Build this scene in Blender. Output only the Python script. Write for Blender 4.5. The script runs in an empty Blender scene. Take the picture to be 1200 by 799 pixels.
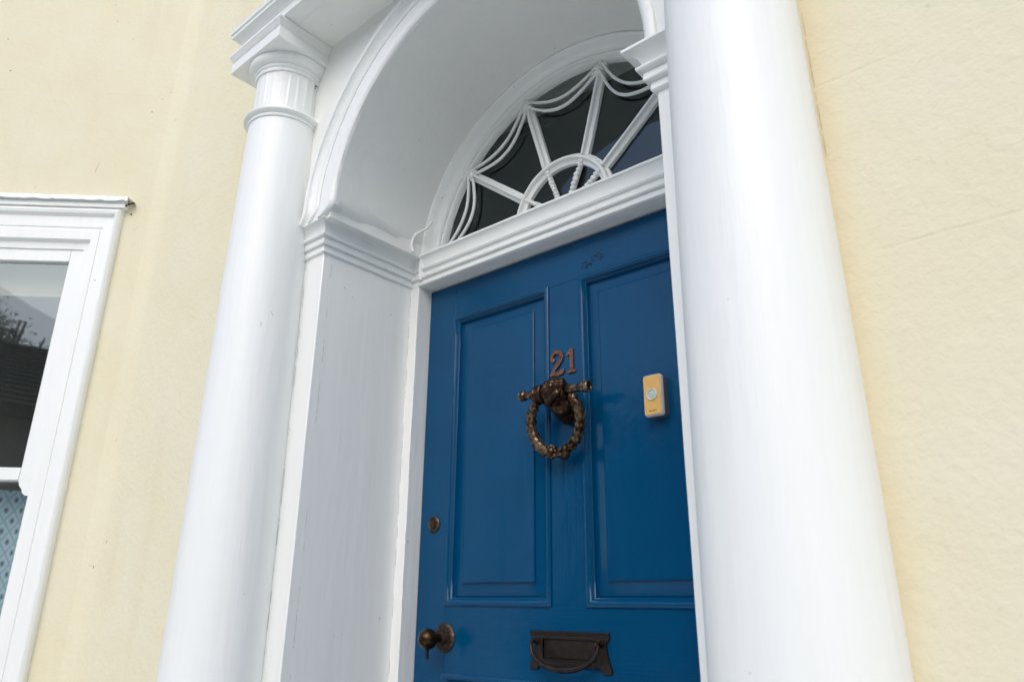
import bpy, math, random
from mathutils import Vector, Matrix, noise
R_ = math.radians
PI = math.pi
rng = random.Random(21)
S = bpy.context.scene
COL = S.collection

# ------------------------------------------------------------------ camera
cam_d = bpy.data.cameras.new('camera')
cam = bpy.data.objects.new('camera', cam_d); COL.objects.link(cam); S.camera = cam
cam_d.sensor_width = 36; cam_d.lens = 25.69; cam_d.clip_start = 0.02; cam_d.clip_end = 400
cr = Vector((0.76159572, 0.64801759, 0.0067216))
cu = Vector((0.21246502, -0.25947566, 0.94208863))
cf = Vector((-0.61223409, 0.71606256, 0.3352967))
cam.matrix_world = Matrix(((cr.x, cu.x, -cf.x, 1.097), (cr.y, cu.y, -cf.y, -1.5), (cr.z, cu.z, -cf.z, 1.10), (0, 0, 0, 1)))
cam_d.dof.use_dof = True; cam_d.dof.focus_distance = 1.95; cam_d.dof.aperture_fstop = 5.0

# ------------------------------------------------------------------ light
SUN_EL, SUN_AZ = 41, 157          # azimuth: 180 = from -Y (street), larger = from the left
world = bpy.data.worlds.new('World'); S.world = world; world.use_nodes = True
wn = world.node_tree; bg = wn.nodes['Background']
sky = wn.nodes.new('ShaderNodeTexSky'); sky.sky_type = 'NISHITA'; sky.sun_disc = False
sky.sun_elevation = R_(SUN_EL); sky.sun_rotation = R_(SUN_AZ)
sky.air_density = 1.0; sky.dust_density = 2.0; sky.ozone_density = 1.0
wn.links.new(sky.outputs[0], bg.inputs['Color']); bg.inputs['Strength'].default_value = 0.15
sd = bpy.data.lights.new('sun', 'SUN'); sun = bpy.data.objects.new('sun', sd); COL.objects.link(sun)
sd.energy = 0.5; sd.angle = R_(50); sd.color = (1.0, 0.975, 0.94)
a = R_(SUN_AZ)
sdir = Vector((math.sin(a) * math.cos(R_(SUN_EL)), math.cos(a) * math.cos(R_(SUN_EL)), math.sin(R_(SUN_EL))))
sun.rotation_euler = sdir.to_track_quat('Z', 'Y').to_euler()
S.view_settings.view_transform = 'Standard'; S.view_settings.look = 'None'
S.view_settings.exposure = 0.66; S.view_settings.gamma = 1.0
S.render.engine = 'CYCLES'
S.cycles.max_bounces = 10; S.cycles.diffuse_bounces = 6

# ------------------------------------------------------------------ node helpers
class NT:
    def __init__(s, name):
        s.m = bpy.data.materials.new(name); s.m.use_nodes = True
        s.t = s.m.node_tree; s.b = s.t.nodes['Principled BSDF']; s.out = s.t.nodes['Material Output']
        s.tc = s.t.nodes.new('ShaderNodeTexCoord'); s.geo = None
    def link(s, a, b): s.t.links.new(a, b)
    def n(s, k, **kw):
        nd = s.t.nodes.new(k)
        for a, b in kw.items():
            if a.startswith('i_'):
                key = a[2:]; key = int(key) if key.isdigit() else key
                if hasattr(b, 'is_output'): s.link(b, nd.inputs[key])
                else: nd.inputs[key].default_value = b
            else: setattr(nd, a, b)
        return nd
    def pos(s, scale=(1, 1, 1), rot=(0, 0, 0), src=None):
        g = s.n('ShaderNodeNewGeometry') if src is None else None
        mp = s.n('ShaderNodeMapping'); s.link(g.outputs['Position'] if g else src, mp.inputs[0])
        mp.inputs['Scale'].default_value = scale; mp.inputs['Rotation'].default_value = rot
        return mp.outputs[0]
    def noise(s, vec, scale, detail=4, rough=0.55, dist=0.0):
        nd = s.n('ShaderNodeTexNoise'); s.link(vec, nd.inputs['Vector'])
        nd.inputs['Scale'].default_value = scale; nd.inputs['Detail'].default_value = detail
        nd.inputs['Roughness'].default_value = rough; nd.inputs['Distortion'].default_value = dist
        return nd.outputs['Fac']
    def ramp(s, f, a, b, ca=0.0, cb=1.0):
        nd = s.n('ShaderNodeMapRange'); s.link(f, nd.inputs[0])
        for i, v in enumerate((a, b, ca, cb)): nd.inputs[i + 1].default_value = v
        nd.clamp = True
        return nd.outputs[0]
    def math(s, op, a, b=0.0):
        nd = s.n('ShaderNodeMath', operation=op)
        for i, v in enumerate((a, b)):
            if hasattr(v, 'is_output'): s.link(v, nd.inputs[i])
            else: nd.inputs[i].default_value = v
        return nd.outputs[0]
    def mix(s, f, a, b):
        nd = s.n('ShaderNodeMix', data_type='RGBA')
        for i, v in ((0, f), (6, a), (7, b)):
            if hasattr(v, 'is_output'): s.link(v, nd.inputs[i])
            else: nd.inputs[i].default_value = v if i == 0 else (*v, 1)
        return nd.outputs[2]
    def bump(s, h, strength, dist, prev=None):
        nd = s.n('ShaderNodeBump'); s.link(h, nd.inputs['Height'])
        nd.inputs['Strength'].default_value = strength; nd.inputs['Distance'].default_value = dist
        if prev is not None: s.link(prev, nd.inputs['Normal'])
        return nd.outputs[0]
    def fin(s, color=None, rough=None, normal=None, **kw):
        def st(k, v):
            if hasattr(v, 'is_output'): s.link(v, s.b.inputs[k])
            else: s.b.inputs[k].default_value = (*v, 1) if isinstance(v, tuple) and len(v) == 3 else v
        if color is not None: st('Base Color', color)
        if rough is not None: st('Roughness', rough)
        if normal is not None: s.link(normal, s.b.inputs['Normal'])
        for k, v in kw.items(): st(k.replace('_', ' '), v)
        return s.m

def white_paint(name, base=(0.82, 0.84, 0.82), strokes='z', rough=0.42, dirt=0.5, stroke_amp=0.0008, lump=0.0022, stain=0.0):
    m = NT(name)
    sc = {'z': (90, 90, 5), 'x': (5, 90, 90), 'n': (40, 40, 40)}[strokes]
    p = m.pos(); ps = m.pos(sc)
    fine = m.noise(ps, 1.0, 5, 0.6)
    mid = m.noise(m.pos({'z': (22, 22, 3), 'x': (3, 22, 22), 'n': (12, 12, 12)}[strokes]), 1.0, 3)
    speck = m.noise(p, 55, 2, 0.5); speck2 = m.noise(p, 3.1, 3)
    sp = m.math('MULTIPLY', m.ramp(speck, 0.75, 0.775), m.ramp(speck2, 0.48, 0.6))
    col = m.mix(m.math('MULTIPLY', m.ramp(m.noise(p, 2.2, 5, 0.6), 0.4, 0.75), 0.35 * dirt), base, (base[0] * 0.93, base[1] * 0.915, base[2] * 0.87))
    streak = m.ramp(m.noise(m.pos({'z': (30, 30, 1.6), 'x': (1.6, 30, 30), 'n': (9, 9, 9)}[strokes]), 1.0, 4, 0.65), 0.55, 0.8)
    col = m.mix(m.math('MULTIPLY', streak, 0.22 * dirt), col, (0.60, 0.60, 0.57))
    if stain:
        w = m.ramp(m.noise(p, 14, 5, 0.7), 0.56, 0.78)
        col = m.mix(m.math('MULTIPLY', w, stain), col, (0.50, 0.38, 0.22))
    col = m.mix(m.math('MULTIPLY', sp, 0.7), col, (0.16, 0.14, 0.11))
    col = m.mix(m.math('MULTIPLY', m.ramp(m.noise(m.pos({'z': (45, 45, 2.2), 'x': (2.2, 45, 45), 'n': (16, 16, 16)}[strokes]), 1.0, 5, 0.7), 0.35, 0.7), 0.35), col, tuple(v * 0.93 for v in base))
    b = m.bump(fine, 1.0, stroke_amp); b = m.bump(mid, 1.0, lump, b)
    return m.fin(col, m.ramp(fine, 0.3, 0.7, rough - 0.06, rough + 0.1), b)

def stucco(name, contacts=(), base=(0.72, 0.665, 0.475), base2=(0.73, 0.69, 0.525)):
    m = NT(name)
    p = m.pos()
    n1 = m.noise(p, 75, 5, 0.6, 0.2); n2 = m.noise(p, 32, 4, 0.6, 0.3); n3 = m.noise(p, 4, 3)
    sep = m.n('ShaderNodeSeparateXYZ'); m.link(m.n('ShaderNodeNewGeometry').outputs['Position'], sep.inputs[0])
    z = sep.outputs[2]
    zz = m.math('ADD', z, m.math('MULTIPLY', m.noise(m.pos((2, 2, 0.5)), 1.5, 3), 0.02))
    d = m.math('ABSOLUTE', m.math('SUBTRACT', m.math('FRACT', m.math('DIVIDE', m.math('ADD', zz, -1.584 + 0.1525 + 3.05), 0.305)), 0.5))
    groove = m.math('SUBTRACT', 1.0, m.ramp(d, 0.0, 0.014))
    groove = m.math('MULTIPLY', groove, m.ramp(m.noise(m.pos((1.7, 1.7, 2)), 1.3, 4), 0.47, 0.72))
    col = m.mix(m.ramp(n3, 0.35, 0.7), base, base2)
    col = m.mix(m.math('MULTIPLY', m.ramp(m.noise(m.pos((6, 6, 1.4)), 1.0, 4, 0.6), 0.55, 0.8), 0.25), col, (0.62, 0.51, 0.34))
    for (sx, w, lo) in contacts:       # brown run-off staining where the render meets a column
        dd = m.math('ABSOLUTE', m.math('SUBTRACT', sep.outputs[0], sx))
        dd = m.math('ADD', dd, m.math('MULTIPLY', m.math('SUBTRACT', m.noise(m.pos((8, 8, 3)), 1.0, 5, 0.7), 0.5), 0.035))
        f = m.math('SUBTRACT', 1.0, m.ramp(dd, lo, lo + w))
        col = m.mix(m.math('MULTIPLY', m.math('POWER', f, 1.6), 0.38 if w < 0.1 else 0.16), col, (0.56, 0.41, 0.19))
    sp = m.math('MULTIPLY', m.ramp(m.noise(p, 42, 2), 0.735, 0.755), m.ramp(m.noise(p, 5, 3), 0.52, 0.6))
    col = m.mix(m.math('MULTIPLY', sp, 0.75), col, (0.13, 0.10, 0.07))
    col = m.mix(m.math('MULTIPLY', groove, 0.12), col, (0.52, 0.44, 0.30))
    b = m.bump(n1, 0.6, 0.0030); b = m.bump(n2, 0.6, 0.0032, b); b = m.bump(n3, 0.5, 0.006, b)
    b = m.bump(m.math('MULTIPLY', groove, -1.0), 0.6, 0.0022, b)
    return m.fin(col, 0.85, b)

M = {}
M['white'] = white_paint('white_gloss_paint')
M['white_smooth'] = white_paint('white_smooth_paint', stroke_amp=0.00025, lump=0.0016, dirt=0.35)
M['white_x'] = white_paint('white_paint_brushed_across', strokes='x')
M['white_n'] = white_paint('white_thick_old_paint', strokes='n', lump=0.0022, rough=0.4)
M['white_stain'] = white_paint('white_stained_paint', strokes='z', dirt=1.1, stain=0.30, lump=0.0022)
M['white_plaster'] = white_paint('white_plaster_paint', base=(0.82, 0.835, 0.80), strokes='n', rough=0.6, dirt=0.7, lump=0.003)
M['white_lead'] = white_paint('white_painted_lead', strokes='n', rough=0.5, dirt=0.6, lump=0.006)
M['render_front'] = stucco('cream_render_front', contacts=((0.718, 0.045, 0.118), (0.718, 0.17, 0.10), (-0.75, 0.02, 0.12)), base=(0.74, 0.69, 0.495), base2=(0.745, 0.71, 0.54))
M['render_bay'] = stucco('cream_render_bay')

def door_paint(name, strokes, tint=1.0):
    m = NT(name)
    sc = {'z': (160, 160, 6), 'x': (6, 160, 160)}[strokes]
    fine = m.noise(m.pos(sc), 1.0, 4, 0.6); mid = m.noise(m.pos(tuple(v / 5 for v in sc)), 1.0, 3)
    p = m.pos()
    base = (0.0 * tint, 0.053 * tint, 0.136 * tint)
    col = m.mix(m.ramp(m.noise(p, 5, 4), 0.35, 0.7), base, (0.0, 0.061, 0.154))
    col = m.mix(m.math('MULTIPLY', m.ramp(m.noise(p, 30, 4, 0.7), 0.68, 0.75), 0.5), col, (0.0, 0.02, 0.06))
    b = m.bump(fine, 0.8, 0.0005); b = m.bump(mid, 0.5, 0.0006, b); b = m.bump(m.noise(p, 14, 3), 0.5, 0.0022, b); b = m.bump(m.noise(p, 60, 3), 0.4, 0.0006, b)
    return m.fin(col, m.ramp(mid, 0.3, 0.7, 0.13, 0.20), b, Specular_IOR_Level=0.28)
M['blue_z'] = door_paint('blue_gloss_paint_upright', 'z')
M['blue_x'] = door_paint('blue_gloss_paint_across', 'x')

def metal(name, dark, worn, rough=(0.3, 0.6), metallic=0.85, sc=60, lo=0.5, hi=0.68, bump=0.0008):
    m = NT(name); p = m.pos()
    g = m.n('ShaderNodeNewGeometry')
    n = m.noise(p, sc, 5, 0.7)
    edge = m.math('ADD', n, m.math('MULTIPLY', m.math('SUBTRACT', g.outputs['Pointiness'], 0.5), 1.2))
    col = m.mix(m.ramp(edge, lo, hi), dark, worn)
    b = m.bump(m.noise(p, 220, 4), 0.5, bump)
    return m.fin(col, m.ramp(n, 0.35, 0.65, rough[1], rough[0]), b, Metallic=metallic)
M['bronze'] = metal('old_bronze', (0.040, 0.020, 0.012), (0.24, 0.17, 0.10), (0.28, 0.5), 0.85, 70, 0.54, 0.76)
M['rust'] = metal('rusty_copper', (0.11, 0.040, 0.022), (0.21, 0.082, 0.042), (0.5, 0.8), 0.2, 90, 0.4, 0.6)
M['iron'] = metal('dark_brown_iron', (0.018, 0.013, 0.011), (0.045, 0.034, 0.03), (0.32, 0.5), 0.7, 50, 0.4, 0.7, 0.0004)
M['brass_knob'] = metal('dull_brass', (0.034, 0.018, 0.009), (0.08, 0.046, 0.022), (0.22, 0.38), 0.9, 40, 0.4, 0.7, 0.0002)
M['rose_metal'] = metal('pitted_rose_metal', (0.040, 0.027, 0.020), (0.14, 0.105, 0.08), (0.4, 0.6), 0.8, 90, 0.52, 0.7)
M['edge_worn'] = metal('worn_bar', (0.055, 0.032, 0.020), (0.32, 0.27, 0.19), (0.3, 0.5), 0.85, 80, 0.48, 0.70)
def plain(name, c, r, **k):
    m = NT(name); n = m.noise(m.pos(), 30, 4)
    return m.fin(m.mix(m.ramp(n, 0.3, 0.7), c, tuple(v * 0.88 for v in c)), r, m.bump(n, 0.3, 0.0004), **k)
M['bell_yellow'] = plain('mustard_plastic', (0.74, 0.44, 0.12), 0.4)
M['bell_white'] = plain('white_plastic', (0.72, 0.70, 0.66), 0.35)
M['bell_grey'] = plain('grey_plastic', (0.09, 0.11, 0.14), 0.4)
M['bell_green'] = plain('pale_green_button', (0.48, 0.58, 0.48), 0.25)
M['bell_ink'] = plain('dark_print', (0.20, 0.11, 0.03), 0.5)
M['dark'] = plain('grime_and_hole_dark', (0.035, 0.024, 0.015), 0.95)  # dirt clumps, and the darkness painted into the block's hole and the keyhole
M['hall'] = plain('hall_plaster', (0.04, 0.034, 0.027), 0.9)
M['room'] = plain('room_plaster', (0.34, 0.34, 0.31), 0.9)
M['blind'] = plain('beige_blind_cloth', (0.36, 0.31, 0.22), 0.9)
M['asphalt'] = plain('asphalt', (0.05, 0.05, 0.052), 0.9)
M['step'] = plain('dark_step_stone', (0.12, 0.12, 0.118), 0.8)
M['flag'] = plain('paving_stone', (0.74, 0.74, 0.70), 0.85)
M['kerb'] = plain('kerb_stone', (0.62, 0.61, 0.57), 0.8)
M['tile'] = plain('dark_roof_tile', (0.06, 0.056, 0.05), 0.8)
M['opp_wall'] = plain('grey_render_opposite', (0.22, 0.22, 0.20), 0.9)
M['gutter'] = plain('black_gutter', (0.012, 0.012, 0.012), 0.5)
M['bark'] = plain('bark', (0.07, 0.05, 0.035), 0.95)
def leaf_mat():
    m = NT('leaf_green'); n = m.noise(m.pos(), 1.3, 3)
    return m.fin(m.mix(m.ramp(n, 0.35, 0.65), (0.07, 0.13, 0.02), (0.13, 0.20, 0.035)), 0.6, None)
M['leaf'] = leaf_mat()
def glass(name, tint=(0.93, 0.96, 0.96), wav=0.0012, f0=0.078):
    m = NT(name)
    b = m.bump(m.noise(m.pos(), 5.0, 2), 0.35, wav)
    m.t.nodes.remove(m.b)
    tr = m.n('ShaderNodeBsdfTransparent'); tr.inputs[0].default_value = (*tint, 1)
    gl = m.n('ShaderNodeBsdfGlossy'); gl.inputs['Roughness'].default_value = 0.015; gl.inputs['Color'].default_value = (0.84, 0.97, 1.0, 1); m.link(b, gl.inputs['Normal'])
    fr = m.n('ShaderNodeLayerWeight'); m.link(b, fr.inputs['Normal'])      # Schlick, the same from both sides
    f2 = m.math('ADD', f0, m.math('MULTIPLY', m.math('POWER', fr.outputs['Facing'], 5.0), 0.9))
    mx = m.n('ShaderNodeMixShader'); m.link(f2, mx.inputs[0]); m.link(tr.outputs[0], mx.inputs[1]); m.link(gl.outputs[0], mx.inputs[2])
    m.link(mx.outputs[0], m.out.inputs[0])
    return m.m
M['glass'] = glass('old_window_glass')
M['glass_bay'] = glass('bay_window_glass', f0=0.105, wav=0.0003)

# ------------------------------------------------------------------ mesh helpers
class MB:
    def __init__(s): s.v = []; s.f = []
    def add(s, vs, fs):
        k = len(s.v); s.v += [Vector(v) for v in vs]; s.f += [tuple(i + k for i in f) for f in fs]
        return s
    def box(s, x0, x1, y0, y1, z0, z1, T=None):
        vs = [(x, y, z) for z in (z0, z1) for y in (y0, y1) for x in (x0, x1)]
        if T: vs = [T(*v) for v in vs]
        return s.add(vs, [(0, 2, 3, 1), (4, 5, 7, 6), (0, 1, 5, 4), (2, 6, 7, 3), (0, 4, 6, 2), (1, 3, 7, 5)])
    def sweep(s, rings, closed=False, caps=True, loop=True):
        """rings: list of equally long vertex lists"""
        n = len(rings[0]); k = len(rings); vs = [v for r in rings for v in r]; fs = []
        for i in range(k if closed else k - 1):
            j = (i + 1) % k
            for a in range(n if loop else n - 1):
                b = (a + 1) % n
                fs.append((i * n + a, i * n + b, j * n + b, j * n + a))
        if caps and not closed:
            fs.append(tuple(range(n))[::-1]); fs.append(tuple((k - 1) * n + a for a in range(n)))
        return s.add(vs, fs)
    def lathe(s, prof, c, seg=48, axis='z', a0=0, a1=2 * PI, rad=None):
        full = abs(a1 - a0 - 2 * PI) < 1e-6; rings = []
        cnt = seg if full else seg + 1
        for i in range(cnt):
            t = a0 + (a1 - a0) * i / seg; ring = []
            for (r, h) in prof:
                rr = r + (rad(t, h) if rad else 0)
                if axis == 'z': ring.append((c[0] + rr * math.cos(t), c[1] + rr * math.sin(t), c[2] + h))
                elif axis == 'y': ring.append((c[0] + rr * math.cos(t), c[1] + h, c[2] + rr * math.sin(t)))
                else: ring.append((c[0] + h, c[1] + rr * math.cos(t), c[2] + rr * math.sin(t)))
            rings.append(ring)
        return s.sweep(rings, closed=full, caps=not full, loop=False)
    def tube(s, path, r, seg=10, closed=False, rfun=None, flat=1.0):
        path = [Vector(p) for p in path]; k = len(path); rings = []
        up = None
        for i in range(k):
            if closed: t = path[(i + 1) % k] - path[i - 1]
            else: t = path[min(i + 1, k - 1)] - path[max(i - 1, 0)]
            t.normalize()
            if up is None:
                up = Vector((0, 1, 0)) if abs(t.y) < 0.9 else Vector((0, 0, 1))
            a = t.cross(up).normalized(); b = a.cross(t).normalized(); up = b
            rr = rfun(i / (k - 1)) if rfun else r
            rings.append([path[i] + (a * math.cos(q) + b * math.sin(q) * flat) * rr for q in [2 * PI * j / seg for j in range(seg)]])
        return s.sweep(rings, closed=closed)
    def ball(s, c, r, n=10, T=None):
        if not hasattr(r, '__len__'): r = (r, r, r)
        vs = [(0, 0, 1)]; fs = []
        m = n * 2
        for i in range(1, n):
            for j in range(m):
                p, q = PI * i / n, 2 * PI * j / m
                vs.append((math.sin(p) * math.cos(q), math.sin(p) * math.sin(q), math.cos(p)))
        vs.append((0, 0, -1)); L = len(vs) - 1
        for j in range(m):
            fs.append((0, 1 + j, 1 + (j + 1) % m)); fs.append((L, 1 + (n - 2) * m + (j + 1) % m, 1 + (n - 2) * m + j))
            for i in range(n - 2):
                a = 1 + i * m; b = a + m
                fs.append((a + j, b + j, b + (j + 1) % m, a + (j + 1) % m))
        o = [Vector((v[0] * r[0], v[1] * r[1], v[2] * r[2])) for v in vs]
        if T: o = [T @ v for v in o]
        return s.add([v + Vector(c) for v in o], fs)
    def jitter(s, amp, scale=20, seed=0):
        for i, v in enumerate(s.v):
            s.v[i] = v + noise.noise_vector(v * scale + Vector((seed, seed * 2, 0))) * amp
        return s
    def build(s, name, mat, parent=None, bevel=0, smooth=35, sub=0):
        me = bpy.data.meshes.new(name)
        me.from_pydata([tuple(v) for v in s.v], [], s.f); me.update()
        import bmesh
        bm = bmesh.new(); bm.from_mesh(me)
        bmesh.ops.recalc_face_normals(bm, faces=bm.faces); bm.to_mesh(me); bm.free()
        me.materials.append(mat)
        if smooth:
            me.shade_smooth(); me.set_sharp_from_angle(angle=R_(smooth))
        o = bpy.data.objects.new(name, me); COL.objects.link(o)
        if parent is not None:
            o.parent = parent
            o.matrix_parent_inverse = Matrix.Translation(-world_loc(parent))
        if bevel:
            b = o.modifiers.new('bevel', 'BEVEL'); b.width = bevel; b.segments = 2; b.limit_method = 'ANGLE'; b.angle_limit = R_(40)
            b.harden_normals = False
        return o
def world_loc(o):
    v = Vector(o.location)
    return v
def tag(o, label=None, cat=None, group=None, kind=None):
    for k, v in (('label', label), ('category', cat), ('group', group), ('kind', kind)):
        if v: o[k] = v
    return o
def thing(name, loc, label, cat, group=None):
    o = bpy.data.objects.new(name, None); o.location = loc; o.empty_display_size = 0.1; COL.objects.link(o)
    return tag(o, label, cat, group)
def lerp(a, b, t): return a + (b - a) * t
def resample(pts, step):
    out = []
    for a, b in zip(pts[:-1], pts[1:]):
        a, b = Vector(a), Vector(b); n = max(1, int((b - a).length / step))
        out += [a.lerp(b, i / n) for i in range(n)]
    return out + [Vector(pts[-1])]
def plan_sweep(mb, pts, offs, prof, step=0.03):
    """pts plan corners (x,y), offs mitre offset directions at each, prof list of (out, z)"""
    rings = []
    for k in range(len(pts) - 1):
        a, b, oa, ob = Vector(pts[k]), Vector(pts[k + 1]), Vector(offs[k]), Vector(offs[k + 1])
        n = max(1, int((b - a).length / step))
        for i in range(n + (1 if k == len(pts) - 2 else 0)):
            t = i / n; p = a.lerp(b, t); o = oa.lerp(ob, t)
            if 0 < t < 1: o = (oa if t < 0.5 else ob) if False else o
            rings.append([(p.x + o.x * q, p.y + o.y * q, z) for q, z in prof])
    return mb.sweep(rings)

# ------------------------------------------------------------------ key dimensions (metres)
WA = R_(43.358)
YW = -0.45            # face of the cream render
YP = -0.396           # pilaster face
YS = -0.425           # spandrel face
YF = -0.055           # door frame face
CX = -1.638           # inner corner of the bay
XL, XR = -0.571, 0.530
U = Vector((-math.cos(WA), -math.sin(WA), 0)); N = Vector((math.sin(WA), -math.cos(WA), 0))
def B(s, o, z): return (CX + U.x * s + N.x * o, YW + U.y * s + N.y * o, z)

# ------------------------------------------------------------------ ground
GZ = -0.32
m = MB(); m.box(-60, 60, -7.2, -0.30, GZ - 0.12, GZ); tag(m.build('pavement', M['flag'], smooth=0), 'grey paved footway in front of the house', kind='structure')
m = MB(); m.add([(-200, -200, GZ - 0.125), (200, -200, GZ - 0.125), (200, 200, GZ - 0.125), (-200, 200, GZ - 0.125)], [(0, 1, 2, 3)])
tag(m.build('ground', M['asphalt'], smooth=0), kind='structure')
m = MB(); m.box(-60, 60, -10.4, -7.36, GZ - 0.13, GZ - 0.115); tag(m.build('road', M['asphalt'], smooth=0), kind='structure')
m = MB(); m.box(-60, 60, -7.355, -7.205, GZ - 0.13, GZ + 0.004); tag(m.build('kerb', M['kerb'], smooth=0, bevel=0.01), kind='structure')
t = thing('doorstep', (0, -0.5, GZ), 'two dark stone steps up to the blue door', 'step')
m = MB(); m.box(-0.62, 0.58, -0.395, 0.02, GZ + 0.16, 0); m.build('upper_step', M['step'], t, bevel=0.008)
m = MB(); m.box(-0.95, 0.95, -0.95, -0.40, GZ, GZ + 0.16); m.build('lower_step', M['step'], t, bevel=0.008)

# ------------------------------------------------------------------ render walls
HT = 6.5
def ribbon(path, z0, z1, back):
    """solid wall following a plan path; back = list of plan points closing it behind"""
    mb = MB(); n = len(path); poly = path + back
    k = len(poly)
    zs = [z0, z1]
    vs = [(p[0], p[1], z) for z in zs for p in poly]
    fs = [(i, (i + 1) % k, k + (i + 1) % k, k + i) for i in range(k)]
    mb.add(vs, fs); mb.add([(p[0], p[1], z1) for p in poly], [tuple(range(k))]); mb.add([(p[0], p[1], z0) for p in poly], [tuple(range(k))[::-1]])
    return mb
fr = 0.05 # fillet length at the hollow bay corner
arc = []
for i in range(9):
    q = i / 8
    a = Vector((CX + fr, YW)); c = Vector((CX, YW)); b = Vector(B(fr, 0, 0)[:2])
    arc.append(tuple(a.lerp(c, q).lerp(c.lerp(b, q), q)))
t = thing('front_wall', (-1.2, YW, 0), 'cream roughcast rendered house front on both sides of the white doorcase', 'wall')
left = ribbon([(-0.75, YW)] + arc, GZ, HT, [(CX - 0.15, YW + 0.1), (CX - 0.1, 0.3), (-0.75, 0.3)])
left.build('wall', M['render_front'], t)
right = ribbon([(0.715, YW), (7.0, YW), (7.0, 0.3), (0.715, 0.3)], GZ, HT, []); o = right.build('wall', M['render_front'], t)
m = MB(); m.box(-0.75, 0.715, YW, 0.3, 2.96, HT); m.build('wall', M['render_front'], t)

# bay: canted side with the window, then its front
WS0, WS1, WZ0, WZ1 = 0.19, 1.12, 0.62, 2.50
SB = 1.32
t = thing('bay_wall', B(0.6, -0.1, 0), 'cream rendered canted side of the bay that holds the sash window', 'wall')
m = MB()
def bb(s0, s1, o0, o1, z0, z1): m.box(s0, s1, o0, o1, z0, z1, T=B)
bb(fr, WS0, -0.22, 0, GZ, HT); bb(WS1, SB, -0.22, 0, GZ, HT); bb(WS0, WS1, -0.22, 0, GZ, WZ0); bb(WS0, WS1, -0.22, 0, WZ1, HT)
m.build('wall', M['render_bay'], t, smooth=0)
e = B(SB, 0, 0)
m = MB()
m.box(e[0] - 2.2, e[0] - 1.9, e[1], e[1] + 0.22, GZ, HT); m.box(e[0] - 0.3, e[0], e[1], e[1] + 0.22, GZ, HT)
m.box(e[0] - 1.9, e[0] - 0.3, e[1], e[1] + 0.22, GZ, 0.62); m.box(e[0] - 1.9, e[0] - 0.3, e[1], e[1] + 0.22, 2.5, HT)
m.build('wall', M['render_bay'], t, smooth=0)
fw = thing('sash_window', (e[0] - 1.1, e[1], 0.62), 'white sash window in the front of the bay, beyond the left edge of the picture', 'window')  # out of view; added to let daylight in and brighten the bay room
m = MB(); m.box(e[0] - 1.9, e[0] - 1.8, e[1] + 0.02, e[1] + 0.08, 0.62, 2.5); m.box(e[0] - 0.4, e[0] - 0.3, e[1] + 0.02, e[1] + 0.08, 0.62, 2.5)
m.box(e[0] - 1.8, e[0] - 0.4, e[1] + 0.021, e[1] + 0.079, 0.62, 0.72); m.box(e[0] - 1.8, e[0] - 0.4, e[1] + 0.021, e[1] + 0.079, 2.4, 2.5); m.box(e[0] - 1.8, e[0] - 0.4, e[1] + 0.021, e[1] + 0.079, 1.49, 1.53)
m.build('frame', M['white'], fw, bevel=0.003)
m = MB(); m.add([(e[0] - 1.82, e[1] + 0.05, 0.7), (e[0] - 0.38, e[1] + 0.05, 0.7), (e[0] - 0.38, e[1] + 0.05, 2.42), (e[0] - 1.82, e[1] + 0.05, 2.42)], [(0, 1, 2, 3)]); m.build('pane', M['glass_bay'], fw, smooth=0)

# rooms behind the glass, closed so that they stay dark
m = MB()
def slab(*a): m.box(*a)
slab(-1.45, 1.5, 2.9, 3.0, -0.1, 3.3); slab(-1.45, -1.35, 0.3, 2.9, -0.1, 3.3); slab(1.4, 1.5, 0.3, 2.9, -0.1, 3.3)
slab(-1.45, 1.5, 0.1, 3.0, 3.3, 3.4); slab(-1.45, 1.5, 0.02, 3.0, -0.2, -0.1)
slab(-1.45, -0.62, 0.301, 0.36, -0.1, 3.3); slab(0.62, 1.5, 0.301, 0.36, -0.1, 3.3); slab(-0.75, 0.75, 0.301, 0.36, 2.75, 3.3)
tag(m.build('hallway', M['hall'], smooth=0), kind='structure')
m = MB()
m.box(-6.2, -2.0, 2.6, 2.7, -0.2, 3.3); m.box(-6.3, -6.2, -1.4, 2.7, -0.2, 3.3); m.box(-1.95, -1.88, 0.0, 2.7, -0.2, 3.3)
m.add([B(0.05, -0.25, 3.2), B(1.5, -0.25, 3.2), (-6.3, -1.2, 3.2), (-6.3, 2.7, 3.2), (-1.9, 2.7, 3.2)], [(0, 1, 2, 3, 4)])
m.add([B(0.05, -0.25, -0.1), B(1.5, -0.25, -0.1), (-6.3, -1.2, -0.1), (-6.3, 2.7, -0.1), (-1.9, 2.7, -0.1)], [(0, 1, 2, 3, 4)])
tag(m.build('bay_room', M['room'], smooth=0), kind='structure')

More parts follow.
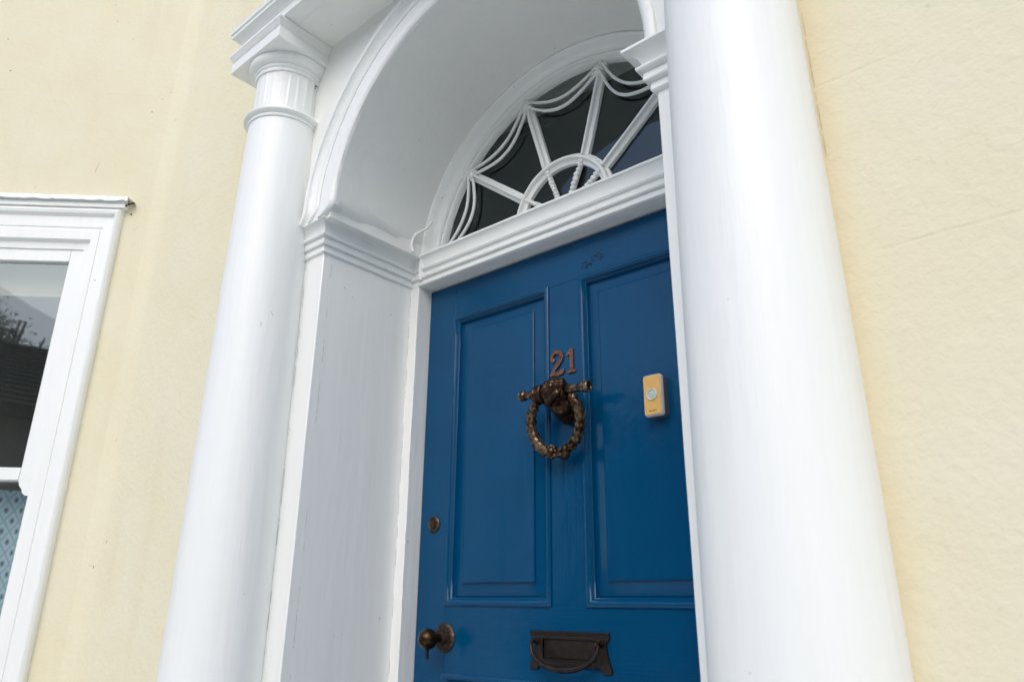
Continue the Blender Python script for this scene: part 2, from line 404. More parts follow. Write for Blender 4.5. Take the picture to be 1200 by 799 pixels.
# ------------------------------------------------------------------ columns
def col_prof():
    p = []
    for i in range(60):
        z = -0.12 + (2.50 + 0.12) * i / 59
        q = max(0, (z - 0.9) / 1.6)
        p.append((0.1255 - 0.0185 * q ** 1.35, z))
    return p
def make_column(cx, cy, label, rs=1.0):
    t = thing('column', (cx, cy, GZ + 0.16), label, 'column', 'white columns either side of the door')
    c = (cx, cy, 0)
    sp = [(r * rs, z) for r, z in col_prof()]
    m = MB(); m.lathe(sp, c, 96, rad=lambda a, h: 0.0009 * noise.noise(Vector((math.cos(a) * 2, math.sin(a) * 2, h * 1.5 + cx))))
    m.build('shaft', M['white'], t, smooth=80)
    m = MB(); m.lathe([(0.10, -0.16), (0.158, -0.16), (0.165, -0.14), (0.158, -0.12), (0.14, -0.115), (0.148, -0.10), (0.142, -0.085), (0.128, -0.08), (0.10, -0.07)], c, 64)
    m.box(cx - 0.17, cx + 0.17, cy - 0.17, cy + 0.17, -0.20, -0.158); m.build('base', M['white'], t)
    m = MB(); pr = [(0.09, 2.492), (0.111, 2.494), (0.113, 2.499), (0.112, 2.503), (0.117, 2.505)]
    pr += [(0.117 + 0.0075 * math.sin(PI * i / 8), 2.505 + 0.019 * i / 8) for i in range(1, 9)] + [(0.104, 2.528), (0.09, 2.53)]
    m.lathe([(r * rs, z) for r, z in pr], c, 96, rad=lambda a, h: 0.0008 * noise.noise(Vector((a * 6, h * 3, cx))))
    m.build('astragal', M['white_n'], t, smooth=50)
    def flute(a, h):
        k = a / (2 * PI) * 24; f = abs(k % 1 - 0.5) * 2
        g = 0.5 + 0.5 * noise.noise(Vector((int(k) * 3.1, cx, 0)))
        edge = min(1, (h - 2.535) / 0.02, (2.668 - h) / 0.02)
        n = 0.0016 * noise.noise(Vector((a * 9, h * 6, cx)))
        return -0.0024 * max(0, edge) * (1 - f ** 3) * (0.4 + g) + n
    m = MB(); m.lathe([((0.1015 + 0.0 * i) * rs, 2.526 + (2.674 - 2.526) * i / 14) for i in range(15)], c, 288, rad=flute)
    m.build('necking', M['white_stain'], t, smooth=60)
    m = MB(); pr = [(0.09, 2.664), (0.106, 2.666), (0.108, 2.672), (0.106, 2.677), (0.110, 2.679), (0.112, 2.684), (0.110, 2.689)]
    pr += [(0.111 + 0.020 * math.sin(PI / 2 * i / 8), 2.690 + 0.024 * (1 - math.cos(PI / 2 * i / 8))) for i in range(9)] + [(0.128, 2.722), (0.09, 2.723)]
    m.lathe([(r * rs, z) for r, z in pr], c, 96, rad=lambda a, h: 0.0007 * noise.noise(Vector((a * 7, h * 30, cx))))
    m.build('echinus', M['white_stain'], t, smooth=50)
    m = MB(); h = 0.138
    ab = [(0, 2.720), (h, 2.720), (h, 2.757), (h - 0.004, 2.759), (h - 0.004, 2.764), (h + 0.001, 2.768), (h + 0.004, 2.776), (h + 0.010, 2.784), (h + 0.010, 2.792), (0, 2.792)]
    rings = []
    for (dx, dy) in ((-1, 1), (1, 1), (1, -1), (-1, -1)):
        pass
    cs = [(-1, 1), (1, 1), (1, -1), (-1, -1)]
    for k in range(4):
        a, b = Vector(cs[k]), Vector(cs[(k + 1) % 4])
        for i in range(10):
            d = a.lerp(b, i / 10)
            rings.append([(cx + d.x * r, cy + d.y * r, z) for r, z in ab])
    m.sweep(rings, closed=True, loop=False).jitter(0.0006, 25)
    m.build('abacus', M['white_stain'], t, bevel=0.0012)
    return t
make_column(-0.75, -0.47, 'far white column between the cream wall and the panelled reveal, its fluted neck and square capital in view')
make_column(0.718, -0.47, 'near white column that hides the right edge of the blue door, only its plain shaft in view', 0.985)

# ------------------------------------------------------------------ pilasters with imposts
IZ = 2.150
def impost_prof(p, dz=0.0):
    return [(-0.02, IZ + dz), (p * 0.97, IZ + dz), (p, IZ - 0.002 + dz), (p * 1.0, IZ - 0.008 + dz), (p * 0.90, IZ - 0.0085 + dz), (p * 0.70, IZ - 0.013 + dz), (p * 0.52, IZ - 0.021 + dz), (p * 0.42, IZ - 0.031 + dz),
            (p * 0.40, IZ - 0.040 + dz), (p * 0.52, IZ - 0.0405 + dz), (p * 0.60, IZ - 0.043 + dz), (p * 0.62, IZ - 0.047 + dz), (p * 0.56, IZ - 0.051 + dz), (p * 0.36, IZ - 0.0515 + dz),
            (p * 0.40, IZ - 0.071 + dz), (p * 0.36, IZ - 0.074 + dz), (p * 0.16, IZ - 0.0745 + dz), (p * 0.20, IZ - 0.094 + dz), (p * 0.1, IZ - 0.098 + dz), (-0.02, IZ - 0.098 + dz)]
def box_grid(mb, x0, x1, y0, y1, z0, z1, step=0.12, amp=0.0012, seed=0):
    """box whose long faces are subdivided and slightly uneven"""
    nz = max(1, int((z1 - z0) / step)); ny = max(1, int((y1 - y0) / step)); nx = max(1, int((x1 - x0) / step))
    per = [(lerp(x0, x1, i / nx), y0) for i in range(nx)] + [(x1, lerp(y0, y1, i / ny)) for i in range(ny)] + \
          [(lerp(x1, x0, i / nx), y1) for i in range(nx)] + [(x0, lerp(y1, y0, i / ny)) for i in range(ny)]
    rings = [[(x, y, lerp(z0, z1, k / nz)) for x, y in per] for k in range(nz + 1)]
    k0 = len(mb.v); mb.sweep(rings)
    for i in range(k0, len(mb.v)):
        v = mb.v[i]; mb.v[i] = v + noise.noise_vector(v * 5 + Vector((seed, 0, 0))) * amp
    return mb
t = thing('pilaster', (-0.66, YP, 0), 'white pilaster and painted reveal left of the blue door, carrying the moulded impost', 'pilaster', 'white pilasters framing the recessed door')
m = MB(); box_grid(m, -0.76, XL, YP, 0.29, -0.16, IZ - 0.09, amp=0.0013); m.build('pier', M['white_smooth'], t, bevel=0.003)
m = MB(); plan_sweep(m, [(-0.74, YP), (XL, YP), (XL, 0.0)], [(0, -1), (1, -1), (1, 0)], impost_prof(0.038), 0.02).jitter(0.0009, 18)
m.build('impost_moulding', M['white_n'], t, bevel=0.0008)
m = MB(); m.box(-0.76, XL - 0.015, YP + 0.015, 0.29, IZ - 0.1, IZ - 0.001); m.build('impost_core', M['white'], t)
t = thing('pilaster', (0.64, YP, 0), 'white pilaster right of the door, mostly behind the near column, with the moulded impost projecting', 'pilaster', 'white pilasters framing the recessed door')
m = MB(); box_grid(m, XR, 0.72, YP, 0.29, -0.16, IZ - 0.08, amp=0.0013, seed=9); m.build('pier', M['white_smooth'], t, bevel=0.003)
m = MB(); plan_sweep(m, [(XR, 0.0), (XR, YP), (0.70, YP)], [(-1, 0), (-1, -1), (0, -1)], impost_prof(0.050, 0.006), 0.02).jitter(0.0007, 18, 4)
m.build('impost_moulding', M['white_n'], t, bevel=0.0008)
m = MB(); m.box(XR + 0.015, 0.72, YP + 0.015, 0.29, IZ - 0.09, IZ + 0.004); m.build('impost_core', M['white'], t)

# ------------------------------------------------------------------ arch: spandrel, vault, archivolt
AX, AZ, AR = 0.018, 2.157, 0.512
t = thing('door_arch', (0, YS, IZ), 'white round arch with moulded edge and plastered vault over the recessed doorway', 'arch')
m = MB(); NA = 48; SR = AR + 0.02; ZT = 2.81
fa = []; fb = []
for i in range(NA + 1):
    a = PI * i / NA; x, z = AX + SR * math.cos(a), AZ + SR * math.sin(a)
    fa.append((x, z))
pts = [(0.72, IZ - 0.0)] + [(0.72, AZ)] 
outer = []
for (x, z) in fa:
    dx, dz = x - AX, z - AZ; kx = (0.72 - AX) / dx if dx > 1e-6 else ((-0.75 - AX) / dx if dx < -1e-6 else 1e9); kz = (ZT - AZ) / dz if dz > 1e-6 else 1e9
    k = min(kx, kz); outer.append((AX + dx * k, AZ + dz * k))
inner = [(x, z) for x, z in fa]
# corners inserted by snapping the nearest rays
for cxz in ((0.72, ZT), (-0.75, ZT)):
    j = min(range(len(outer)), key=lambda q: (outer[q][0] - cxz[0]) ** 2 + (outer[q][1] - cxz[1]) ** 2); outer[j] = cxz
outer[0] = (0.72, IZ - 0.01); outer[-1] = (-0.75, IZ - 0.01); inner[0] = (inner[0][0], IZ - 0.01); inner[-1] = (inner[-1][0], IZ - 0.01)
rings = [[(o_[0], YS, o_[1]), (o_[0], 0.0, o_[1]), (i_[0], 0.0, i_[1]), (i_[0], YS, i_[1])] for o_, i_ in zip(outer, inner)]
m.sweep(rings); m.build('spandrel', M['white_plaster'], t)
ap = [(AR + 0.006, 0.03), (AR - 0.001, 0.0), (AR + 0.0, -0.006), (AR + 0.004, -0.012), (AR + 0.012, -0.016), (AR + 0.022, -0.015), (AR + 0.0265, -0.011), (AR + 0.027, -0.0055), (AR + 0.031, -0.0055), (AR + 0.0315, -0.009), (AR + 0.066, -0.010), (AR + 0.0665, -0.0045),
      (AR + 0.071, -0.0045), (AR + 0.0715, -0.010), (AR + 0.078, -0.0145), (AR + 0.086, -0.012), (AR + 0.0865, -0.003), (AR + 0.102, -0.0015), (AR + 0.114, -0.006), (AR + 0.121, -0.014), (AR + 0.1215, -0.020), (AR + 0.134, -0.021), (AR + 0.138, -0.016), (AR + 0.139, 0.004)]
def flare(v):
    if v[0] < -0.40 and v[2] < 2.178:
        q = (2.178 - v[2]) / 0.028; k = max(0, min(1, (v[0] + 0.70) / 0.16)); return Vector((v[0] - 0.040 * k * min(1, max(0, q)) ** 2, v[1], v[2]))
    return Vector(v)
# vault, drooping slightly to the back
def vault_ring(y):
    q = (y - (-0.437)) / (0.387); cx_, cz_, r_ = lerp(AX, 0.030, q), lerp(AZ, 2.098, q), lerp(AR, 0.552, q)
    out = []
    for i in range(65):
        a = PI * i / 64; out.append(Vector((cx_ + r_ * math.cos(a), y, max(cz_ + r_ * math.sin(a), IZ - 0.02 - 0.0 * i))))
    return out
m = MB(); rr = []
for k in range(25):
    y = lerp(-0.434, 0.02, k / 24); rr.append([flare(v + noise.noise_vector(v * 6) * 0.0022) for v in vault_ring(y)])
m.sweep(rr, loop=False, caps=False)
m.build('vault', M['white_plaster'], t, smooth=60)
m = MB(); rings = []
for i in range(121):
    a = -0.02 + (PI + 0.04) * i / 120
    w = 1 + 0.004 * noise.noise(Vector((a * 4, 0, 0)))
    wob = 0.0016 * noise.noise(Vector((a * 22, 3, 0)))
    rings.append([flare((AX + (r * w + (wob if j < 7 else 0)) * math.cos(a), YS + d, AZ + (r * w + (wob if j < 7 else 0)) * math.sin(a))) for j, (r, d) in enumerate(ap)])
m.sweep(rings).jitter(0.0007, 30); m.build('archivolt', M['white_n'], t, bevel=0.0006)

# ------------------------------------------------------------------ entablature
t = thing('entablature', (0, -0.5, 2.79), 'white moulded entablature resting on the two columns above the arch', 'entablature')
X0, X1 = -0.848, 0.86
ZS = 2.792
m = MB(); m.box(X0 + 0.012, X1, -0.555, YS + 0.02, ZS, 2.86); m.build('architrave', M['white_plaster'], t, bevel=0.001)
m = MB(); m.box(X0 + 0.0125, X1, YS + 0.0205, 0.29, ZS + 0.002, 2.96); m.build('core', M['white_plaster'], t)
# bed moulding between soffit edge and the cornice
pr = [(0, ZS), (0.006, ZS + 0.0005), (0.006, ZS + 0.010), (0.012, ZS + 0.012), (0.014, ZS + 0.016), (0.012, ZS + 0.020), (0.024, ZS + 0.022), (0.046, ZS + 0.0225), (0.046, ZS + 0.030), (0, ZS + 0.04)]
m = MB(); plan_sweep(m, [(X0 + 0.30, -0.555), (X1, -0.555)], [(0, -1), (0, -1)], pr, 0.03).jitter(0.0006, 25); m.build('bed_moulding', M['white_n'], t, bevel=0.0008)
pr = [(-0.12, ZS + 0.001), (0.0, ZS + 0.001), (0.0, ZS + 0.026), (0.003, ZS + 0.030), (0.008, ZS + 0.037), (0.018, ZS + 0.044), (0.026, ZS + 0.047), (0.026, ZS + 0.056), (0.022, ZS + 0.058), (0.022, ZS + 0.061), (0.030, ZS + 0.063), (0.030, ZS + 0.075), (-0.12, ZS + 0.09)]
m = MB(); plan_sweep(m, [(X0, YW + 0.03), (X0, -0.604), (X1, -0.604), (X1, YW + 0.03)], [(-1, 0), (-1, -1), (1, -1), (1, 0)], pr, 0.03).jitter(0.0006, 25)
m.build('cornice', M['white_n'], t, bevel=0.0008)
m = MB(); m.box(X0 + 0.09, X1 - 0.09, -0.56, YW + 0.02, ZS + 0.03, ZS + 0.089); m.build('core', M['white'], t)
m = MB(); m.add([(X0 - 0.03, -0.634, ZS + 0.0765), (X1 + 0.03, -0.634, ZS + 0.0765), (X1 + 0.03, YW, ZS + 0.10), (X0 - 0.03, YW, ZS + 0.10),
                 (X0 - 0.03, -0.634, ZS + 0.080), (X1 + 0.03, -0.634, ZS + 0.080), (X1 + 0.03, YW, ZS + 0.104), (X0 - 0.03, YW, ZS + 0.104)],
                [(0, 1, 2, 3), (4, 5, 6, 7), (0, 1, 5, 4), (1, 2, 6, 5), (2, 3, 7, 6), (3, 0, 4, 7)])
m.build('capping', M['white_lead'], t)

t = thing('cornice_bracket', (-0.82, -0.52, ZS + 0.08), 'white painted block with a dark round hole above the far end of the cornice', 'bracket')
bx0, bx1, by0, by1, bz0, bz1 = -0.866, -0.772, -0.545, YW + 0.01, ZS + 0.06, ZS + 0.42
hcx, hcz, hr = -0.814, 3.040, 0.019
m = MB(); rings = []
for i in range(32):                       # front face with a round hole, then the sides and back
    a = 2 * PI * i / 32; dx, dz = math.cos(a), math.sin(a)
    k = min(((bx1 - hcx) / dx) if dx > 1e-9 else 1e9, ((bx0 - hcx) / dx) if dx < -1e-9 else 1e9, ((bz1 - hcz) / dz) if dz > 1e-9 else 1e9, ((bz0 - hcz) / dz) if dz < -1e-9 else 1e9)
    ox, oz = hcx + dx * k, hcz + dz * k
    rings.append([(hcx + dx * hr, by0 + 0.035, hcz + dz * hr), (hcx + dx * hr, by0, hcz + dz * hr), (ox, by0, oz), (ox, by1, oz)])
m.sweep(rings, closed=True, loop=False).jitter(0.001, 20); m.build('block', M['white_lead'], t, smooth=30)
m = MB(); m.lathe([(0, by0 + 0.033), (hr + 0.002, by0 + 0.033)], (hcx, 0, hcz), 24, axis='y'); m.build('hole_dark_disc', M['dark'], t)  # near-black disc paints the shade at the bottom of the hole

# ------------------------------------------------------------------ door frame and transom
XJ0, XJ1 = -0.535, 0.498
t = thing('door_frame', (0, YF, 0), 'white painted door frame with a moulded transom above the blue door', 'door frame')
for x0, x1 in ((XL - 0.01, XJ0), (XJ1, XR + 0.01)):
    m = MB(); box_grid(m, x0, x1, YF, 0.08, -0.02, 2.06, 0.05, 0.0009, x0); m.build('jamb', M['white'], t, bevel=0.002)
m = MB(); box_grid(m, XJ0 + 0.0005, XJ1 - 0.0005, YF + 0.003, 0.08, 2.051, 2.10, 0.05, 0.0005); m.build('head', M['white_x'], t, bevel=0.0015)
tp = 0.022
pr = [(-0.05, 2.158), (tp * 0.95, 2.1505), (tp, 2.149), (tp, 2.143), (tp * 0.82, 2.1425), (tp * 0.55, 2.136), (tp * 0.30, 2.124), (tp * 0.22, 2.112), (tp * 0.25, 2.107), (tp * 0.55, 2.1065), (tp * 0.66, 2.103), (tp * 0.55, 2.099), (tp * 0.15, 2.0985), (tp * 0.2, 2.080), (tp * 0.45, 2.0795), (tp * 0.52, 2.076), (tp * 0.45, 2.072), (-tp * 0.05, 2.0715), (tp * 0.12, 2.066), (tp * 0.1, 2.0535), (0, 2.052), (-0.05, 2.052)]
m = MB(); plan_sweep(m, [(XL - 0.01, YF), (XR + 0.01, YF)], [(0, -1), (0, -1)], pr, 0.02).jitter(0.0007, 22); m.build('transom_moulding', M['white_n'], t, bevel=0.0006)

# ------------------------------------------------------------------ fanlight
FX, FZ = 0.020, 2.100
GR = 0.507; GX = 0.028
t = thing('fanlight', (FX, 0, FZ), 'half round fanlight with four spokes, looped swags and dark glass above the transom', 'fanlight')
def arc_pts(cx, cz, r, y, a0, a1, n): return [Vector((cx + r * math.cos(R_(lerp(a0, a1, i / n))), y, cz + r * math.sin(R_(lerp(a0, a1, i / n))))) for i in range(n + 1)]
fp = [(0.560, 0.0), (0.557, -0.062), (0.552, -0.070), (0.546, -0.071), (0.541, -0.066), (0.538, -0.050), (0.530, -0.036), (0.522, -0.028), (0.521, -0.034), (0.517, -0.036), (0.513, -0.032), (0.512, -0.022), (0.508, -0.022), (0.504, -0.016), (0.503, -0.006), (0.502, -0.0005), (0.54, 0.0)]
def ring_sweep(prof, cx, cz, a0=-3, a1=183, n=96, jit=0.0006):
    m = MB(); rings = []
    for i in range(n + 1):
        a = R_(lerp(a0, a1, i / n)); rings.append([(cx + r * math.cos(a), y, cz + r * math.sin(a)) for r, y in prof])
    return m.sweep(rings).jitter(jit, 35)
ring_sweep(fp, GX, FZ - 0.004, n=120, jit=0.0009).build('frame', M['white_n'], t, smooth=40)
HR = 0.157; HX, HZ = 0.012, 2.150
hp = [(HR + 0.0165, 0.0), (HR + 0.0165, -0.012), (HR + 0.009, -0.015), (HR + 0.007, -0.026), (HR - 0.001, -0.027), (HR - 0.004, -0.016), (HR - 0.0155, -0.012), (HR - 0.0165, 0.0)]
ring_sweep(hp, HX, HZ, n=64, jit=0.0009).build('hub_ring', M['white_n'], t, smooth=40)
angs = [41.8, 73.2, 106.3, 140.0]
nodes = [6.5] + angs + [174]
def bar_prof(p0, p1, w, h, taper=1.0, n=10, y0=0.0):
    m = MB(); d = (p1 - p0).normalized(); s_ = Vector((-d.z, 0, d.x)); rings = []
    for i in range(n + 1):
        q = i / n; c = p0.lerp(p1, q); k = lerp(1, taper, q)
        rings.append([c + s_ * (u * w * k) + Vector((0, y0 - v * h, 0)) for u, v in ((-1, 0), (-1, 0.45), (-0.35, 0.6), (-0.22, 1), (0.22, 1), (0.35, 0.6), (1, 0.45), (1, 0))])
    return m.sweep(rings).jitter(0.0009, 40)
hang = [30.5, 62.0, 109.5, 149.0]
for a, ha in zip(angs, hang):
    d = Vector((math.cos(R_(a)), 0, math.sin(R_(a)))); c = Vector((FX, 0, FZ)); hd = Vector((math.cos(R_(ha)), 0, math.sin(R_(ha)))); hc = Vector((HX, 0, HZ))
    bar_prof(hc + hd * (HR + 0.010), c + d * 0.505, 0.0150, 0.026, 1.0).build('spoke', M['white_n'], t, smooth=40)
    m = MB(); k = 13; e0 = Vector((0.020, 0, 2.128)); e1 = hc + hd * (HR - 0.008)
    for i in range(k):
        r = i / (k - 1); m.ball(e0.lerp(e1, r) + Vector((rng.uniform(-.001, .001), -0.014 - 0.002 * rng.random(), 0)), (0.0085 * rng.uniform(0.85, 1.15), 0.010, 0.0080 * rng.uniform(0.85, 1.15)), 5)
    m.tube([e0 + Vector((0, -0.010, 0)), e1 + Vector((0, -0.010, 0))], 0.0068, 8)
    m.build('beaded_spoke', M['white_n'], t, smooth=60)
    m = MB()                                   # small leaf crest where the swags meet the spoke
    s_ = Vector((-d.z, 0, d.x)); pc = c + d * 0.462 + Vector((0, -0.027, 0))
    for sgn in (-1, 1):
        for q in (0, 1):
            m.tube([pc + d * (0.010 * q), pc + s_ * sgn * 0.011 + d * (0.004 + 0.010 * q), pc + s_ * sgn * 0.019 + d * (-0.005 + 0.012 * q)], 0.0042, 7, rfun=lambda u: 0.0048 * (1 - 0.5 * u))
    m.ball(pc + d * 0.012, (0.009, 0.006, 0.011), 6)
    m.build('leaf_ornament', M['white_n'], t, smooth=60)
m = MB(); m.ball((0.020, -0.004, 2.135), (0.030, 0.02, 0.030), 8); m.build('hub_boss', M['white_n'], t)
for a, b in zip(nodes[:-1], nodes[1:]):
    for (re, rm) in ((0.492, 0.427), (0.466, 0.392)):
        path = []
        for i in range(37):
            q = i / 36; an = lerp(a + 0.8, b - 0.8, q); r = rm + (re - rm) * abs(2 * q - 1) ** 2.1
            path.append((FX + r * math.cos(R_(an)), -0.020, FZ + r * math.sin(R_(an))))
        MB().tube(path, 0.0046, 8, flat=1.3).jitter(0.0006, 45).build('swag', M['white_n'], t, smooth=60)
# panes, each tilted by a hair
def between(cA, rA, aA, bA, cB, rB, aB, bB, n=14):
    m = MB(); tx, tz = rng.uniform(-0.004, 0.004), rng.uniform(-0.004, 0.004); vs = []
    for i in range(n + 1):
        for (c_, r, a0, a1) in ((cA, rA, aA, bA), (cB, rB, aB, bB)):
            a = R_(lerp(a0, a1, i / n)); x, z = c_[0] + r * math.cos(a), c_[1] + r * math.sin(a); vs.append((x, -0.002 + (x - FX) * tx + (z - FZ) * tz, z))
    return m.add(vs, [(2 * i, 2 * i + 1, 2 * i + 3, 2 * i + 2) for i in range(n)])
for a, b, ha, hb in zip([0] + angs, angs + [180], [-8] + hang, hang + [188]):
    between((HX, HZ), HR, ha, hb, (FX, FZ), 0.525, a, b).build('pane', M['glass'], t, smooth=0)
    between((HX, HZ), 0.0005, ha, hb, (HX, HZ), HR, ha, hb).build('pane', M['glass'], t, smooth=0)
# small wire loop left on the vault edge
pth = [(-0.506, -0.112, 2.146), (-0.512, -0.114, 2.165), (-0.508, -0.114, 2.190), (-0.500, -0.110, 2.207), (-0.490, -0.100, 2.216), (-0.480, -0.088, 2.226), (-0.473, -0.080, 2.240), (-0.468, -0.072, 2.256)]
tag(MB().tube(resample(pth, 0.006), 0.0045, 8).jitter(0.0014, 90).build('wire_loop', M['white_stain'], smooth=60), 'short painted wire bent against the left foot of the fanlight', 'wire')

# ------------------------------------------------------------------ front door
t = thing('front_door', (-0.018, 0, 0), 'blue panelled front door with dark metal fittings and a worn patch at the top', 'door')
def member(name, x0, x1, z0, z1, mat, y=0.0, step=0.2):
    m = MB(); box_grid(m, x0, x1, y, 0.045, z0, z1, step, 0.0003, x0 + z0); return m.build(name, M[mat], t, bevel=0.0004)
PL, PR_ = (-0.418, -0.055), (0.055, 0.400)
ZU, ZL = (1.091, 1.930), (0.24, 0.917)
g = 0.0003
member('stile', XJ0 + 0.003, PL[0], 0.01, 2.045, 'blue_z'); member('stile', PR_[1], XJ1 - 0.003, 0.01, 2.045, 'blue_z')
member('top_rail', PL[0] + g, PR_[1] - g, ZU[1], 2.045, 'blue_x', 0.0004); member('lock_rail', PL[0] + g, PR_[1] - g, ZL[1], ZU[0], 'blue_x', 0.0004)
member('bottom_rail', PL[0] + g, PR_[1] - g, 0.01, ZL[0], 'blue_x', 0.0004)
member('muntin', PL[1], PR_[0], ZU[0] + g, ZU[1] - g, 'blue_z', 0.0008); member('muntin', PL[1], PR_[0], ZL[0] + g, ZL[1] - g, 'blue_z', 0.0008)
def rect_sweep(mb, x0, x1, z0, z1, prof, step=0.06, kz=1.0, T=None):
    cs = [(x0, z0, 1, 1), (x1, z0, -1, 1), (x1, z1, -1, -1), (x0, z1, 1, -1)]; rings = []
    for k in range(4):
        a, b = cs[k], cs[(k + 1) % 4]; n = max(2, int(math.hypot(b[0] - a[0], b[1] - a[1]) / step))
        for i in range(n):
            q = i / n
            ring = []
            for (ins, y) in prof:
                pa = (a[0] + a[2] * ins, a[1] + a[3] * ins * kz); pb = (b[0] + b[2] * ins, b[1] + b[3] * ins * kz)
                x, z = lerp(pa[0], pb[0], q), lerp(pa[1], pb[1], q)
                ring.append(T(x, y, z) if T else (x, y, z))
            rings.append(ring)
    return mb.sweep(rings, closed=True, loop=False)
for xs in (PL, PR_):
    for zs in (ZU, ZL):
        m = MB(); rect_sweep(m, xs[0], xs[1], zs[0], zs[1], [(-0.0035, 0.003), (-0.0035, -0.003), (-0.001, -0.0050), (0.005, -0.0062), (0.010, -0.0040), (0.013, 0.0010), (0.0160, 0.006), (0.0175, 0.0070), (0.0180, 0.0130), (0.0210, 0.0175), (0.0225, 0.0175), (0.0228, 0.022)]).jitter(0.0003, 40)
        m.build('panel_moulding', M['blue_z'], t, smooth=50)
        m = MB(); pr = [(0.019, 0.0190), (0.0222, 0.0160), (0.024, 0.0160), (0.054, 0.0098), (0.0545, 0.0055), (0.0570, 0.0040), (0.0580, 0.0040)]
        rect_sweep(m, xs[0], xs[1], zs[0], zs[1], pr)
        ins = 0.0579; nx, nz = 6, 12; vs = []; fs = []
        for j in range(nz + 1):
            for i in range(nx + 1):
                x, z = lerp(xs[0] + ins, xs[1] - ins, i / nx), lerp(zs[0] + ins, zs[1] - ins, j / nz)
                vs.append((x, 0.0040 + 0.0006 * noise.noise(Vector((x * 9, z * 5, 0))), z))
        for j in range(nz):
            for i in range(nx): a_ = j * (nx + 1) + i; fs.append((a_, a_ + 1, a_ + nx + 2, a_ + nx + 1))
        m.add(vs, fs); m.build('raised_panel', M['blue_z'], t, smooth=25)
m = MB(); m.box(PL[0] - 0.02, PR_[1] + 0.02, 0.022, 0.040, 0.1, 2.0); m.build('backing', M['blue_z'], t)
# flaked paint: small pits and chips high on the top rail
m = MB()
for i in range(42):
    u = rng.random(); x = 0.062 + u * 0.070; z = 1.960 + 0.022 * noise.noise(Vector((u * 5, 0, 0))) + rng.uniform(-0.012, 0.014) + 0.02 * u
    r = rng.uniform(0.0008, 0.0027) ; n = 6
    vs = [(x + r * rng.uniform(0.5, 1.5) * math.cos(2 * PI * j / n) * 1.6, -0.0003, z + r * rng.uniform(0.5, 1.3) * math.sin(2 * PI * j / n)) for j in range(n)]
    vs2 = [(v[0], 0.0006, v[2]) for v in vs]
    m.add(vs + vs2, [tuple(range(n))] + [(j, (j + 1) % n, n + (j + 1) % n, n + j) for j in range(n)])
dk = NT('flaked_blue'); dk.fin((0.0, 0.016, 0.05), 0.7)
tag(m.build('flaked_paint', dk.m, t, smooth=0), kind='stuff')

# ------------------------------------------------------------------ knocker
kx, kz = -0.001, 1.607; ky = -0.062
t = thing('door_knocker', (kx, 0, kz), 'bronze fist door knocker gripping a bar with a leafy wreath ring below the house number', 'door knocker')
m = MB(); m.lathe([(0, -0.001), (0.034, -0.001), (0.034, -0.005), (0.030, -0.009), (0.024, -0.011), (0.020, -0.013), (0, -0.013)], (kx + 0.004, 0, kz - 0.028), 32, axis='y')
m.build('mount_plate', M['bronze'], t)
m = MB(); hx = kx + 0.010
# forearm comes out of the plate below, the clenched hand wraps the bar
m.tube([(hx + 0.004, -0.004, kz - 0.042), (hx + 0.002, -0.022, kz - 0.036), (hx - 0.004, -0.042, kz - 0.022), (hx - 0.006, -0.054, kz - 0.006)], 0.02, 18, rfun=lambda u: 0.029 - 0.003 * u)
m.ball((hx - 0.003, ky + 0.006, kz + 0.004), (0.034, 0.024, 0.026), 12)
m.ball((hx + 0.006, ky + 0.018, kz - 0.026), (0.029, 0.024, 0.030), 10)
for i, (dx, r) in enumerate(((-0.033, 0.0200), (-0.041, 0.0165), (-0.049, 0.0185))):
    pts_ = [(hx + dx, ky + r * math.cos(2 * PI * j / 24), kz + r * math.sin(2 * PI * j / 24)) for j in range(24)]
    m.tube(pts_, 0.0046, 8, closed=True)
m.tube([(hx - 0.051, ky, kz), (hx - 0.018, ky, kz + 0.002)], 0.0165, 16)
for i, dx in enumerate((-0.014, 0.000, 0.0135, 0.0255)):
    rr_ = (0.0076, 0.0082, 0.0080, 0.0070)[i]; rad = (0.0225, 0.0245, 0.0230, 0.0205)[i]
    pth = []
    for j in range(11):
        a_ = R_(lerp(35, 245, j / 10)); pth.append((hx + dx + 0.0012 * math.sin(j), ky - rad * math.sin(a_) * 0.85, kz + 0.002 + rad * math.cos(a_) * 1.02))
    m.tube(pth, rr_, 12, rfun=lambda u, q=rr_: q * (1.06 - 0.22 * u + 0.10 * math.cos(u * 12)))
    m.ball(pth[2], rr_ * 1.20, 7)
    m.ball(pth[-1], rr_ * 0.85, 7)
m.tube([(hx - 0.018, ky - 0.004, kz - 0.025), (hx - 0.004, ky - 0.020, kz - 0.028), (hx + 0.012, ky - 0.026, kz - 0.020), (hx + 0.021, ky - 0.025, kz - 0.012)], 0.008, 12, rfun=lambda u: 0.0100 - 0.002 * u)
m.ball((hx + 0.021, ky - 0.025, kz - 0.012), 0.0080, 7)
m.v = [Vector((hx + (v.x - hx) * 1.18 + 0.006, v.y if v.y > -0.02 else ky + (v.y - ky) * 1.12, kz - 0.004 + (v.z - kz) * 1.12)) for v in m.v]
o = m.build('fist', M['bronze'], t, smooth=0)
rm = o.modifiers.new('remesh', 'REMESH'); rm.mode = 'VOXEL'; rm.voxel_size = 0.0011; rm.use_smooth_shade = True
sm = o.modifiers.new('smooth', 'SMOOTH'); sm.factor = 0.5; sm.iterations = 2
